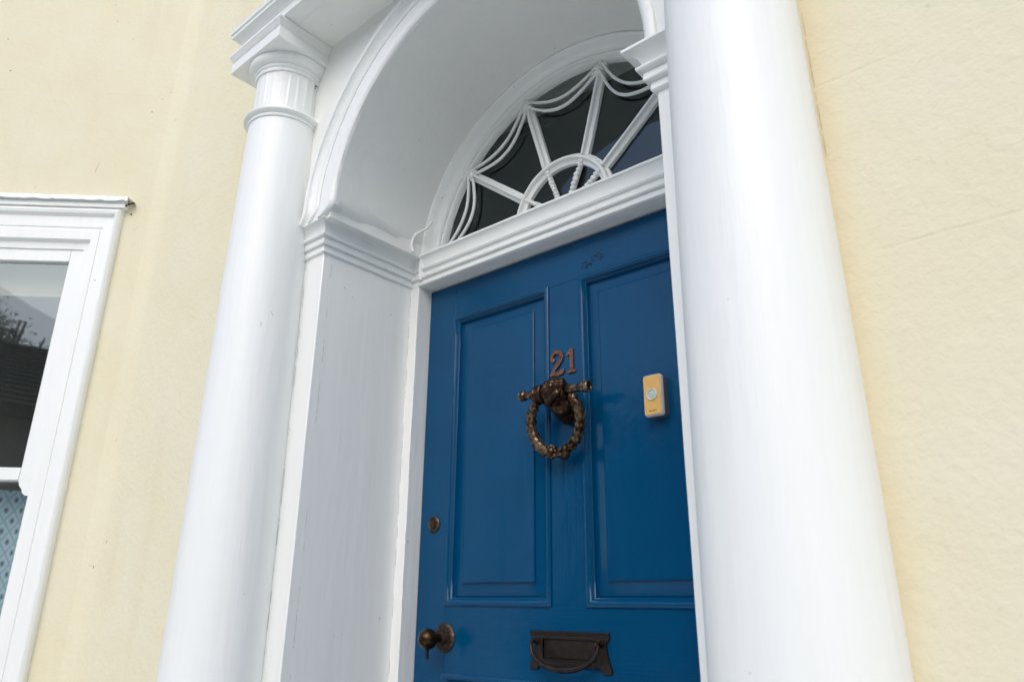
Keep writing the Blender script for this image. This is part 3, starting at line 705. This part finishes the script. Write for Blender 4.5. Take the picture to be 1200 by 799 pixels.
prof = [(0, -0.111), (0.0125, -0.111), (0.0140, -0.108), (0.0140, -0.104), (0.0115, -0.102), (0.0130, -0.099), (0.0130, -0.095), (0.0100, -0.092), (0.0105, -0.075), (0.0115, -0.060), (0.0118, -0.045), (0.0118, 0.045), (0.0112, 0.060), (0.0102, 0.074), (0.0105, 0.086), (0.0135, 0.089), (0.0135, 0.094), (0.0118, 0.096), (0.0150, 0.099), (0.0155, 0.106), (0.0138, 0.110), (0.0095, 0.1095), (0.0080, 0.1070), (0, 0.1065)]
bm_ = MB().lathe(prof, (0, 0, 0), 28, axis='x'); rot = Matrix.Rotation(R_(2.6), 3, 'Y')
bm_.v = [rot @ v + Vector((kx + 0.010, ky, kz - 0.002)) for v in bm_.v]
bm_.build('bar', M['edge_worn'], t, smooth=45)
# wreath
def wr(q):     # q 0..1 from the left bar end round the bottom to the right bar end
    a_ = R_(lerp(134, 406, q)); rx, rz = 0.077, 0.080
    x = kx + 0.003 + rx * math.cos(a_); z = kz - 0.076 + rz * math.sin(a_)
    return Vector((x, ky + 0.004 + 0.020 * max(0, (kz - z) / 0.16), z))
n = 84; path = [wr(i / n) for i in range(n + 1)]
wmid = Vector((kx + 0.003, 0, kz - 0.076))
w = MB().tube(path, 0.008, 14, rfun=lambda u: 0.0090 + 0.0022 * math.sin(PI * u)).build('wreath', M['bronze'], t, smooth=60)
m = MB(); row = 0
for i in range(3, n - 3, 4):
    p = path[i]; tg = (path[i + 1] - path[i - 1]).normalized(); base = tg
    if i > n / 2: tg = -tg            # the leaves of both halves climb from the rosette towards the bar
    tg = -tg
    rad_ = (p - Vector((wmid.x, p.y, wmid.z))).normalized(); fw_ = Vector((0, -1, 0)); row += 1
    for ang in ((-78, -26, 26, 78) if row % 2 else (-100, -52, 0, 52, 100)):
        off = (rad_ * math.sin(R_(ang)) + fw_ * math.cos(R_(ang))); R0 = 0.0090 + 0.0022 * math.sin(PI * i / n)
        b0 = p + off * (R0 - 0.001); side = off.cross(tg).normalized(); L = 0.0185 * rng.uniform(0.85, 1.15); W = 0.0068 * rng.uniform(0.85, 1.1)
        lift = rng.uniform(0.0040, 0.0068)
        tip = b0 + tg * L + off * lift; m1 = b0 + tg * L * 0.35 + off * 0.0026; m2 = b0 + tg * L * 0.7 + off * (lift * 0.85)
        vs = [b0, m1 + side * W, m2 + side * W * 0.75, tip, m2 - side * W * 0.75, m1 - side * W, m1 + off * 0.0016, m2 + off * 0.0012, b0 - off * 0.002, m2 - off * 0.0045]
        m.add(vs, [(0, 1, 6), (1, 2, 7, 6), (2, 3, 7), (3, 4, 7), (4, 5, 6, 7), (5, 0, 6), (0, 8, 1), (1, 8, 9, 2), (2, 9, 3), (3, 9, 4), (4, 9, 8, 5), (5, 8, 0)])
o = m.build('laurel_leaves', M['bronze'], w, smooth=20)
o.matrix_parent_inverse = (Matrix.Translation(t.location) @ w.matrix_parent_inverse).inverted()
m = MB(); pb = wr(0.475); cc = Vector((pb.x - 0.004, pb.y - 0.012, pb.z + 0.003))
m.ball(cc, (0.012, 0.011, 0.0135), 8)
for j in range(8):
    a_ = 2 * PI * j / 8; m.ball(cc + Vector((0.0120 * math.cos(a_), 0.004, 0.0140 * math.sin(a_))), (0.0062, 0.007, 0.0062), 5)
m.ball((pb.x + 0.030, pb.y + 0.004, pb.z - 0.009), (0.011, 0.010, 0.009), 6)
m.build('rosette', M['bronze'], t, smooth=60)
m = MB(); m.lathe([(0, -0.002), (0.011, -0.002), (0.011, -0.010), (0.007, -0.018), (0, -0.018)], (pb.x, 0.0, pb.z), 20, axis='y'); m.build('strike_stud', M['bronze'], t)

# ------------------------------------------------------------------ house numbers
def outline_solid(pts, y0, y1):
    """pts polygon split as strips: list of quads (x,z)"""
    m = MB()
    return m
def ribbon_digit(center, widths, y0, y1):
    m = MB(); k = len(center); L = []; Rr = []
    for i in range(k):
        a_ = Vector(center[max(i - 1, 0)]); b_ = Vector(center[min(i + 1, k - 1)]); d = (b_ - a_).normalized(); nn = Vector((-d.y, d.x))
        c_ = Vector(center[i]); L.append(c_ + nn * widths[i]); Rr.append(c_ - nn * widths[i])
    rings = [[(l.x, y0, l.y), (r.x, y0, r.y), (r.x, y1, r.y), (l.x, y1, l.y)] for l, r in zip(L, Rr)]
    return m.sweep(rings)
tilt = 0.0
two = thing('house_number', (-0.024, 0, 1.70), 'rusty copper coloured digit 2 above the knocker', 'house number', 'two digits of the house number')
c2 = []; w2 = []
x0, z0 = -0.024, 1.703
for i in range(15):
    a_ = R_(lerp(192, -38, i / 14)); c2.append((x0 - 0.001 + 0.0165 * math.cos(a_), z0 + 0.0145 + 0.0155 * math.sin(a_))); w2.append(lerp(0.0042, 0.0054, min(1, i / 9)))
for i in range(1, 8):
    q = i / 7; c2.append((lerp(c2[14][0], x0 - 0.0175, q) + 0.002 * math.sin(q * PI), lerp(c2[14][1], z0 - 0.027, q))); w2.append(lerp(0.0060, 0.0035, q))
o = ribbon_digit(c2, w2, -0.0045, 0.0).build('stroke', M['rust'], two, bevel=0.0006)
m = MB(); m.ball((x0 - 0.0145, -0.0022, z0 + 0.0085), (0.0072, 0.0024, 0.0072), 7); m.build('terminal', M['rust'], two)
m = ribbon_digit([(x0 - 0.023, z0 - 0.0325), (x0 - 0.010, z0 - 0.0295), (x0 + 0.004, z0 - 0.0315), (x0 + 0.017, z0 - 0.0285), (x0 + 0.0215, z0 - 0.022)], [0.0035, 0.0055, 0.0060, 0.0065, 0.0030], -0.0043, 0.0003); m.build('foot', M['rust'], two, bevel=0.0006)
one = thing('house_number', (0.022, 0, 1.70), 'narrow rusty copper coloured digit 1 standing right of the 2 above the knocker', 'house number', 'two digits of the house number')
x1 = 0.024
m = MB(); m.box(x1 - 0.0052, x1 + 0.0052, -0.0045, 0, 1.672, 1.7335); m.build('stroke', M['rust'], one, bevel=0.0006)
m = ribbon_digit([(x1 + 0.002, 1.731), (x1 - 0.007, 1.7235), (x1 - 0.0155, 1.7175)], [0.0045, 0.0048, 0.0036], -0.0040, 0.0002); m.build('flag', M['rust'], one, bevel=0.0005)
m = MB(); m.box(x1 - 0.0135, x1 + 0.0125, -0.0041, 0.0001, 1.6665, 1.6735); m.build('foot', M['rust'], one, bevel=0.0006)
for par, sp in ((two, ((x0 + 0.013, z0 + 0.012), (x0 - 0.004, z0 - 0.030))), (one, ((x1 - 0.001, 1.7255), (x1 + 0.0005, 1.6775)))):
    for (sx, sz) in sp:
        MB().lathe([(0, -0.0056), (0.0022, -0.0052), (0.0026, -0.0040), (0, -0.0040)], (sx, 0, sz), 12, axis='y').build('screw', M['iron'], par)

# ------------------------------------------------------------------ doorbell
def rrect(cx, cz, w, h, r, n=6):
    out = []
    for (sx, sz, a0) in ((1, 1, 0), (-1, 1, 90), (-1, -1, 180), (1, -1, 270)):
        for i in range(n + 1):
            a_ = R_(a0 + 90 * i / n); out.append((cx + sx * (w - r) + r * math.cos(a_), cz + sz * (h - r) + r * math.sin(a_)))
    return out
def rr_solid(cx, cz, w, h, r, ys):
    """ys: list of (y, shrink)"""
    m = MB(); rings = [[(x, y, z) for x, z in rrect(cx, cz, w - s_, h - s_, r)] for y, s_ in ys]
    return m.sweep(rings)
bx, bz = 0.2735, 1.5570
t = thing('doorbell', (bx, 0, bz), 'small mustard yellow and white push doorbell on the right door panel', 'doorbell')
rr_solid(bx, bz, 0.0225, 0.049, 0.005, [(0.004, 0), (-0.019, 0)]).build('housing', M['bell_grey'], t, smooth=50)
rr_solid(bx, bz, 0.0240, 0.0495, 0.006, [(-0.0185, 0), (-0.0270, 0), (-0.0300, 0.0015)]).build('bezel', M['bell_white'], t, smooth=50)
rr_solid(bx, bz, 0.0217, 0.0467, 0.0045, [(-0.0295, 0), (-0.0316, 0.0004)]).build('face_plate', M['bell_yellow'], t, smooth=50)
MB().lathe([(0.0085, -0.031), (0.0145, -0.031), (0.0145, -0.0335), (0.0132, -0.0350), (0.0112, -0.0345), (0.0105, -0.0325), (0.0085, -0.032)], (bx, 0, bz + 0.001), 36, axis='y').build('button_ring', M['bell_white'], t, smooth=50)
MB().lathe([(0, -0.0338), (0.006, -0.0336), (0.0105, -0.0325), (0.0105, -0.031), (0, -0.031)], (bx, 0, bz + 0.001), 30, axis='y').build('button', M['bell_green'], t, smooth=50)
m = MB()
for i in range(7): m.box(bx - 0.0105 + i * 0.0029, bx - 0.0105 + i * 0.0029 + 0.0021, -0.0319, -0.0316, bz - 0.0395, bz - 0.0395 + (0.0032 if i in (0, 6) else 0.0024))
m.build('print', M['bell_ink'], t, smooth=0)

# ------------------------------------------------------------------ letterbox
t = thing('letterbox', (0, 0, 0.99), 'dark brown metal letter plate with a drop handle near the bottom of the picture', 'letterbox')
zt_, zb_ = 1.034, 0.947
def plate(mb, y0, y1, s=0.0):
    o_ = [(-0.116 + s, zt_ - s), (0.113 - s, zt_ - s), (0.113 - s, zt_ - 0.012), (0.1095, zt_ - 0.018), (0.1035, zt_ - 0.022), (0.1075, zt_ - 0.050), (0.118 - s, zb_ + 0.006), (0.116 - s, zb_ + s), (0.096, zb_ + s), (0.088, zb_ + 0.010),
          (-0.090, zb_ + 0.010), (-0.096, zb_ + s), (-0.117 + s, zb_ + s), (-0.118 + s, zb_ + 0.006), (-0.1075, zt_ - 0.050), (-0.1035, zt_ - 0.022), (-0.1105, zt_ - 0.018), (-0.116 + s, zt_ - 0.012)]
    k = len(o_); return o_
o_ = plate(None, 0, 0)
hole = (-0.077, 0.073, 0.973, 1.017)
m = MB(); out = o_; k = len(out)
def proj_hole(x, z):
    return (min(max(x, hole[0]), hole[1]), min(max(z, hole[2]), hole[3]))
hl = [proj_hole(*p) for p in out]
rings = [[(ox, 0.0, oz), (ox, -0.0035, oz), (ox * 0.992, -0.005, lerp(oz, 0.99, 0.02)), (hx, -0.005, hz), (hx, 0.001, hz)] for (ox, oz), (hx, hz) in zip(out, hl)]
m.sweep(rings, closed=True, loop=False); m.build('plate', M['iron'], t, smooth=30)
m = MB(); m.box(-0.115, 0.112, -0.0075, -0.003, zt_ - 0.0045, zt_ - 0.0005); m.box(-0.113, 0.110, -0.0062, -0.003, zt_ - 0.0095, zt_ - 0.0072); m.build('top_bead', M['iron'], t, bevel=0.0008)
m = MB(); m.box(hole[0] + 0.001, hole[1] - 0.001, -0.0022, 0.0, hole[2] + 0.001, hole[3] - 0.001); m.build('flap', M['iron'], t, bevel=0.0008)
m = MB(); rect_sweep(m, hole[0] - 0.002, hole[1] + 0.002, hole[2] - 0.002, hole[3] + 0.002, [(0, -0.0045), (0, -0.0068), (0.0025, -0.0068), (0.0028, -0.0045)]); m.build('slot_rim', M['iron'], t, smooth=30)
for sx in (-0.094, 0.092):
    m = MB(); m.lathe([(0, 0), (0.0075, -0.004), (0.0075, -0.008), (0.0045, -0.011), (0.004, -0.020), (0.0055, -0.024), (0.0045, -0.029), (0, -0.030)], (sx, 0, 1.010), 16, axis='y'); m.build('handle_post', M['iron'], t, smooth=50)
pth = []
for i in range(33):
    q = i / 32; a_ = lerp(-PI, 0, q); pth.append((-0.001 + 0.097 * math.cos(a_), -0.024 - 0.010 * math.sin(-a_), 1.008 + 0.056 * math.sin(a_) * (abs(math.sin(a_)) ** -0.12 if abs(math.sin(a_)) > 1e-3 else 1)))
MB().tube(pth, 0.004, 10, rfun=lambda u: 0.0036 + 0.0035 * math.sin(PI * u)).build('drop_handle', M['iron'], t, smooth=60)

# ------------------------------------------------------------------ door knob
t = thing('doorknob', (-0.415, 0, 1.007), 'dull brass ball doorknob on a round rose at the left edge of the door', 'doorknob')
MB().lathe([(0, 0.0), (0.0365, 0.0), (0.0375, -0.003), (0.034, -0.007), (0.026, -0.009), (0.018, -0.0085), (0.015, -0.013), (0.0125, -0.022), (0, -0.024)], (-0.415, 0, 1.007), 48, axis='y').build('rose', M['rose_metal'], t, smooth=45)
MB().lathe([(0, -0.020), (0.0125, -0.020), (0.0105, -0.030), (0.0115, -0.040), (0.0135, -0.044), (0, -0.046)], (-0.415, 0, 1.007), 24, axis='y').build('neck', M['brass_knob'], t, smooth=45)
MB().ball((-0.4125, -0.066, 1.0055), (0.0262, 0.0262, 0.0262), 20).build('ball', M['brass_knob'], t, smooth=60)
m = MB(); m.box(-0.4165, -0.4085, -0.070, -0.064, 0.957, 0.982); m.build('drip_peg', M['iron'], t, bevel=0.001)
t = thing('door_lock', (-0.475, 0, 1.307), 'round dark cylinder lock on the left stile above the doorknob', 'lock')
MB().lathe([(0, 0), (0.0225, 0), (0.0235, -0.003), (0.021, -0.006), (0.0175, -0.0065), (0.0155, -0.005), (0, -0.005)], (-0.475, 0, 1.307), 36, axis='y', ).build('rim', M['rose_metal'], t, smooth=45)
m = MB(); m.lathe([(0, -0.0078), (0.0095, -0.0075), (0.0105, -0.0045), (0, -0.0045)], (-0.475, 0, 1.3045), 28, axis='y'); c = m.build('cylinder', M['brass_knob'], t, smooth=45)
m = MB(); m.box(-0.4758, -0.4742, -0.0081, -0.0070, 1.298, 1.311); m.build('keyhole', M['dark'], t)  # near-black bar standing in for the shade inside the key slot

# ------------------------------------------------------------------ bay sash window
t = thing('sash_window', B(0.6, 0.0, WZ0), 'white framed sash window with a thin lead drip along its head, cut off by the left edge', 'window')
S0, S1, Z0, Z1 = 0.147, 1.165, 0.57, 2.548
def archi(kz): return [(0, -0.004), (0, 0.018), (0.004, 0.026), (0.012, 0.031), (0.020, 0.028), (0.026, 0.016), (0.028, 0.014), (0.062, 0.013), (0.064, 0.010), (0.070, 0.010), (0.072, 0.013), (0.101, 0.012), (0.104, 0.006), (0.107, -0.004), (0.128, -0.006), (0.130, -0.05)]
m = MB(); rect_sweep(m, S0, S1, Z0, Z1, archi(1), 0.04, 1.32, T=B).jitter(0.0007, 20); m.build('architrave', M['white'], t, smooth=35)
i0 = 0.127; si0, si1, zi1, zi0 = S0 + i0, S1 - i0, Z1 - i0 * 1.32, Z0 + 0.07
ZM0, ZM1 = 1.487, 1.531
def bars(name, lst, mat='white'):
    m = MB()
    for (a0, a1, o0, o1, z0_, z1_) in lst: m.box(a0, a1, o0, o1, z0_, z1_, T=B)
    return m.build(name, M[mat], t, bevel=0.0022)
up = bars('upper_sash', [(si0, si0 + 0.050, -0.045, -0.012, ZM0, zi1)]); bars('upper_sash', [(si1 - 0.05, si1, -0.045, -0.012, ZM0, zi1)])
bars('top_rail', [(si0 + 0.051, si1 - 0.051, -0.0452, -0.0122, zi1 - 0.052, zi1)])
bars('meeting_rail', [(si0 + 0.051, si1 - 0.051, -0.0452, -0.0122, ZM0, ZM1)])
for sgn, s0 in ((1, si0), (-1, si1 - 0.05)):      # moulded horns under the meeting rail
    m = MB(); w0 = [(0.050, ZM0 + 0.001), (0.050, ZM0 - 0.006), (0.045, ZM0 - 0.010), (0.046, ZM0 - 0.016), (0.040, ZM0 - 0.024), (0.032, ZM0 - 0.032), (0.030, ZM0 - 0.042), (0.018, ZM0 - 0.052), (0.006, ZM0 - 0.054)]
    ring = lambda o__: [B(s0 + (a_ if sgn == 1 else 0.05 - a_), o__, z_) for a_, z_ in w0] + [B(s0 + (0.001 if sgn == 1 else 0.049), o__, ZM0 - 0.054), B(s0 + (0.001 if sgn == 1 else 0.049), o__, ZM0 + 0.001)]
    m.sweep([ring(-0.044), ring(-0.0125)]); m.build('sash_horn', M['white'], t, smooth=30)
bars('lower_sash', [(si0 - 0.001, si0 + 0.030, -0.085, -0.050, zi0, ZM1)]); bars('lower_sash', [(si1 - 0.03, si1 + 0.001, -0.085, -0.050, zi0, ZM1)])
bars('meeting_rail', [(si0 + 0.031, si1 - 0.031, -0.0852, -0.0502, ZM0 + 0.003, ZM1 - 0.001)]); bars('bottom_rail', [(si0 + 0.031, si1 - 0.031, -0.0852, -0.0502, zi0, zi0 + 0.08)])
def pane(s0, s1, o, z0_, z1_, n=8):
    m = MB(); vs = []; fs = []
    for j in range(n + 1):
        for i in range(n + 1):
            vs.append(B(lerp(s0, s1, i / n), o, lerp(z0_, z1_, j / n)))
    for j in range(n):
        for i in range(n): a_ = j * (n + 1) + i; fs.append((a_, a_ + 1, a_ + n + 2, a_ + n + 1))
    return m.add(vs, fs).build('pane', M['glass_bay'], t, smooth=30)
pane(si0 + 0.045, si1 - 0.045, -0.030, ZM1 - 0.005, zi1 - 0.048); pane(si0 + 0.027, si1 - 0.027, -0.068, zi0 + 0.075, ZM0 + 0.006)
bars('sill', [(S0 - 0.06, S1 + 0.06, -0.1, 0.07, Z0 - 0.075, Z0 - 0.001)])
# uneven lead drip over the head
m = MB(); rings = []
for i in range(76):
    s = lerp(0.124, 1.19, i / 75); w_ = 0.0045 * noise.noise(Vector((s * 24, 0, 0))) + 0.003 * noise.noise(Vector((s * 60, 7, 0)))
    rings.append([B(s, -0.002, 2.600), B(s, 0.028, 2.594), B(s, 0.042, 2.592), B(s, 0.044 + w_, 2.572 + w_), B(s, 0.0415 + w_, 2.5715 + w_), B(s, 0.038, 2.588), B(s, -0.002, 2.594)])
m.sweep(rings); m.build('lead_drip', M['white_lead'], t, smooth=50)
m = MB(); m.box(0.135, 1.175, -0.002, 0.030, 2.549, 2.590, T=B); m.build('head_fillet', M['white'], t, bevel=0.002)

# blind and lace curtain inside the bay
m = MB(); m.box(si0 + 0.02, si1 - 0.02, -0.125, -0.118, 2.238, 2.45, T=B); m.box(si0 + 0.02, si1 - 0.02, -0.130, -0.116, 2.222, 2.2375, T=B)
tag(m.build('roller_blind', M['blind'], bevel=0.001), 'beige roller blind drawn a little way down behind the upper window pane', 'blind')
lm = NT('blue_white_lace')
src = lm.n('ShaderNodeNewGeometry').outputs['Position']
vm = lm.n('ShaderNodeVectorMath', operation='DOT_PRODUCT'); lm.link(src, vm.inputs[0]); vm.inputs[1].default_value = tuple(U)
sp_ = lm.n('ShaderNodeSeparateXYZ'); lm.link(src, sp_.inputs[0])
k_ = 17.0
u_ = lm.math('MULTIPLY', vm.outputs['Value'], k_ * 1.15); v_ = lm.math('MULTIPLY', sp_.outputs[2], k_ * 0.8)
d1 = lm.math('FRACT', lm.math('ADD', u_, v_)); d2 = lm.math('FRACT', lm.math('SUBTRACT', u_, v_))
def ctr(f): return lm.math('ABSOLUTE', lm.math('SUBTRACT', f, 0.5))
e1 = lm.ramp(ctr(d1), 0.40, 0.46); e2 = lm.ramp(ctr(d2), 0.40, 0.46)
lat = lm.math('MAXIMUM', e1, e2)
cross = lm.math('MULTIPLY', lm.ramp(lm.math('MINIMUM', ctr(d1), ctr(d2)), 0.05, 0.02), lm.ramp(lm.math('MAXIMUM', ctr(d1), ctr(d2)), 0.26, 0.20))
dot = lm.math('MULTIPLY', lm.ramp(lm.math('ABSOLUTE', lm.math('SUBTRACT', ctr(d1), ctr(d2))), 0.06, 0.02), lm.ramp(lm.math('MAXIMUM', ctr(d1), ctr(d2)), 0.20, 0.16))
pat = lm.math('MAXIMUM', cross, dot)
c_ = lm.mix(lat, (0.36, 0.46, 0.50), (0.24, 0.34, 0.39)); c_ = lm.mix(pat, c_, (0.07, 0.11, 0.13))
lm.fin(c_, 0.95)
m = MB(); rings = []
for i in range(120):
    s = lerp(si0 - 0.03, si1 + 0.03, i / 119); rings.append([B(s, -0.14 + 0.006 * math.sin(s * 60), 0.5), B(s, -0.14 + 0.004 * math.sin(s * 60 + 0.4), 1.468)])
m.sweep(rings, loop=False, caps=False)
tag(m.build('lace_curtain', lm.m, smooth=60), 'pale blue lace half curtain with a diamond flower pattern behind the lower pane', 'curtain')

# fine broken cracks in the old paint where two members meet
def crack(pts, label, wd=0.0005, keep=0.0, seed=1, mat='crack'):
    m = MB(); path = resample(pts, 0.006)
    for i in range(len(path) - 1):
        a, b = path[i], path[i + 1]
        if noise.noise(Vector((seed * 7.3, i * 0.13, 0))) + 0.4 * noise.noise(Vector((seed, i * 0.7, 0))) < keep: continue
        ja = noise.noise_vector(a * 60) * 0.0010; jb = noise.noise_vector(b * 60) * 0.0010
        q = wd * (0.6 + 0.8 * abs(noise.noise(Vector((seed, i * 0.4, 3)))))
        m.tube([a + ja, b + jb], q, 4)
    return tag(m.build('paint_crack', M['crack'], smooth=0), label, 'crack', kind='stuff')
M['crack'] = plain('grimy_crack', (0.26, 0.23, 0.18), 0.9)
crack([(-0.6475, YP - 0.0006, 0.4), (-0.6480, YP - 0.0006, 1.3), (-0.652, YP - 0.0006, 1.9), (-0.656, YP - 0.0006, 2.05)], 'broken hairline crack between the far column and the pilaster', 0.0004, 0.05, 2)
crack([(XL + 0.0006, YP + 0.028, 0.4), (XL + 0.0006, YP + 0.030, 2.05)], 'hairline crack running down the painted reveal near its outer corner', 0.0004, 0.06, 5)
crack([(XJ0 - 0.0006 + 0.0006, YF + 0.001, 0.4), (XJ0, YF + 0.001, 2.04)], 'hairline crack down the edge of the left door jamb', 0.0004, 0.06, 8)
crack([(XL + 0.001, YF - 0.0006, 0.4), (XL + 0.001, YF - 0.0006, 2.04)], 'hairline crack where the left jamb meets the reveal', 0.0004, 0.02, 11)
# ------------------------------------------------------------------ grime clumps
def clump(name, spots, label, n=26):
    m = MB()
    for (p, r) in spots:
        for i in range(n):
            q = Vector((rng.gauss(0, 1), rng.gauss(0, 1), rng.gauss(0, 1))) * r * 0.5; s_ = r * rng.uniform(0.12, 0.32)
            m.ball(Vector(p) + q, (s_, s_, s_ * rng.uniform(0.5, 2)), 3)
    return tag(m.jitter(0.001, 200).build(name, M['dark'], smooth=0), label, 'dirt')
crack([B(0.128, 0.0006, 2.50), B(0.10, 0.0006, 2.47), B(0.055, 0.0006, 2.455)], 'thin curved crack in the render under the end of the window drip', 0.0005, -0.1, 21)
crack([B(0.30, 0.0006, 2.70), B(0.293, 0.0006, 2.73), B(0.287, 0.0006, 2.765)], 'short dark scratch in the render above the window drip', 0.0006, -0.3, 25)
clump('cobweb_dirt', [(B(0.122, 0.022, 2.572), 0.010), (B(0.112, 0.010, 2.575), 0.007), (B(0.130, 0.026, 2.560), 0.006), (B(0.118, 0.003, 2.535), 0.004)], 'dark clump of dirt caught under the end of the window drip', 20)
# ragged dirt line between near column and render
sp = []
for i in range(60):
    z = lerp(1.75, 2.7, i / 59); sp.append((0.718 + 0.1240 - 0.0140 * max(0, (z - 0.9) / 1.6) ** 1.35 + 0.0012 * noise.noise(Vector((z * 14, 0, 0))), YW - 0.0006, z))
crack(sp, 'broken line of dirt where the near column meets the cream wall', 0.00035, 0.02, 31)
clump('nest_dirt', [((-0.622, YS - 0.004, 2.762), 0.007), ((-0.617, YS - 0.006, 2.778), 0.005), ((-0.655, YS - 0.01, 2.655), 0.005), ((-0.652, YS - 0.008, 2.530), 0.004)], 'brown dirt in the corner behind the far capital', 10)

# ------------------------------------------------------------------ across the street (seen only in the glass)
t = thing('opposite_house', (4, -11, GZ), 'low grey rendered building with a dark tiled roof, mirrored in the window', 'house')
m = MB(); m.box(-9, 14, -17.5, -11.0, GZ - 0.1, 3.90); m.build('wall', M['opp_wall'], t, smooth=0)
m = MB()
rows = 15
for i in range(rows):
    y0_, z0_ = lerp(-10.75, -14.3, i / rows), lerp(3.9, 5.9, i / rows); y1_, z1_ = lerp(-10.75, -14.3, (i + 1) / rows), lerp(3.9, 5.9, (i + 1) / rows)
    m.add([(-9.3, y0_, z0_ + 0.05), (14.3, y0_, z0_ + 0.05), (14.3, y1_, z1_), (-9.3, y1_, z1_), (-9.3, y0_, z0_ - 0.02), (14.3, y0_, z0_ - 0.02)], [(0, 1, 2, 3), (4, 5, 1, 0)])
m.add([(-9.3, -14.3, 5.9), (14.3, -14.3, 5.9), (14.3, -17.8, 3.9), (-9.3, -17.8, 3.9)], [(0, 1, 2, 3)])
m.build('roof', M['tile'], t, smooth=0)
m = MB(); m.box(-9.3, 14.3, -10.84, -10.66, 3.72, 3.92); m.build('gutter', M['gutter'], t)
def tree(x, y, h, r, label):
    t = thing('tree', (x, y, GZ), label, 'tree', 'trees behind the opposite building')
    m = MB(); m.tube([(x, y, GZ), (x + 0.1, y, h * 0.4), (x - 0.1, y, h * 0.8)], 0.2, 10, rfun=lambda u: 0.22 * (1 - 0.7 * u))
    for k in range(6):
        a_ = rng.uniform(0, 2 * PI); m.tube([(x, y, h * 0.4), (x + r * 0.5 * math.cos(a_), y + r * 0.5 * math.sin(a_), h * 0.65), (x + r * 0.8 * math.cos(a_), y + r * 0.8 * math.sin(a_), h * 0.85)], 0.06, 6, rfun=lambda u: 0.08 * (1 - 0.7 * u))
    m.build('trunk', M['bark'], t)
    m = MB(); cl = [Vector((rng.gauss(0, r * 0.5), rng.gauss(0, r * 0.5), rng.gauss(0, r * 0.38))) for _ in range(34)]
    for i in range(20000):
        c_ = rng.choice(cl); p = Vector((x, y, h * 0.75)) + c_ + Vector((rng.gauss(0, 1), rng.gauss(0, 1), rng.gauss(0, 1))) * 0.26
        a_ = Vector((rng.gauss(0, 1), rng.gauss(0, 1), rng.gauss(0, 1))).normalized(); b_ = a_.orthogonal().normalized(); s_ = rng.uniform(0.03, 0.06)
        m.add([p, p + a_ * s_ + b_ * s_ * 0.4, p + a_ * s_ * 2, p + a_ * s_ - b_ * s_ * 0.4], [(0, 1, 2, 3)])
    m.build('crown', M['leaf'], t, smooth=0)
tree(0.9, -19.5, 9.0, 1.5, 'bushy green tree behind the opposite roof, leftmost of the mirrored trees')
tree(2.6, -21.0, 7.6, 1.3, 'smaller green tree behind the opposite roof, right of the taller one')
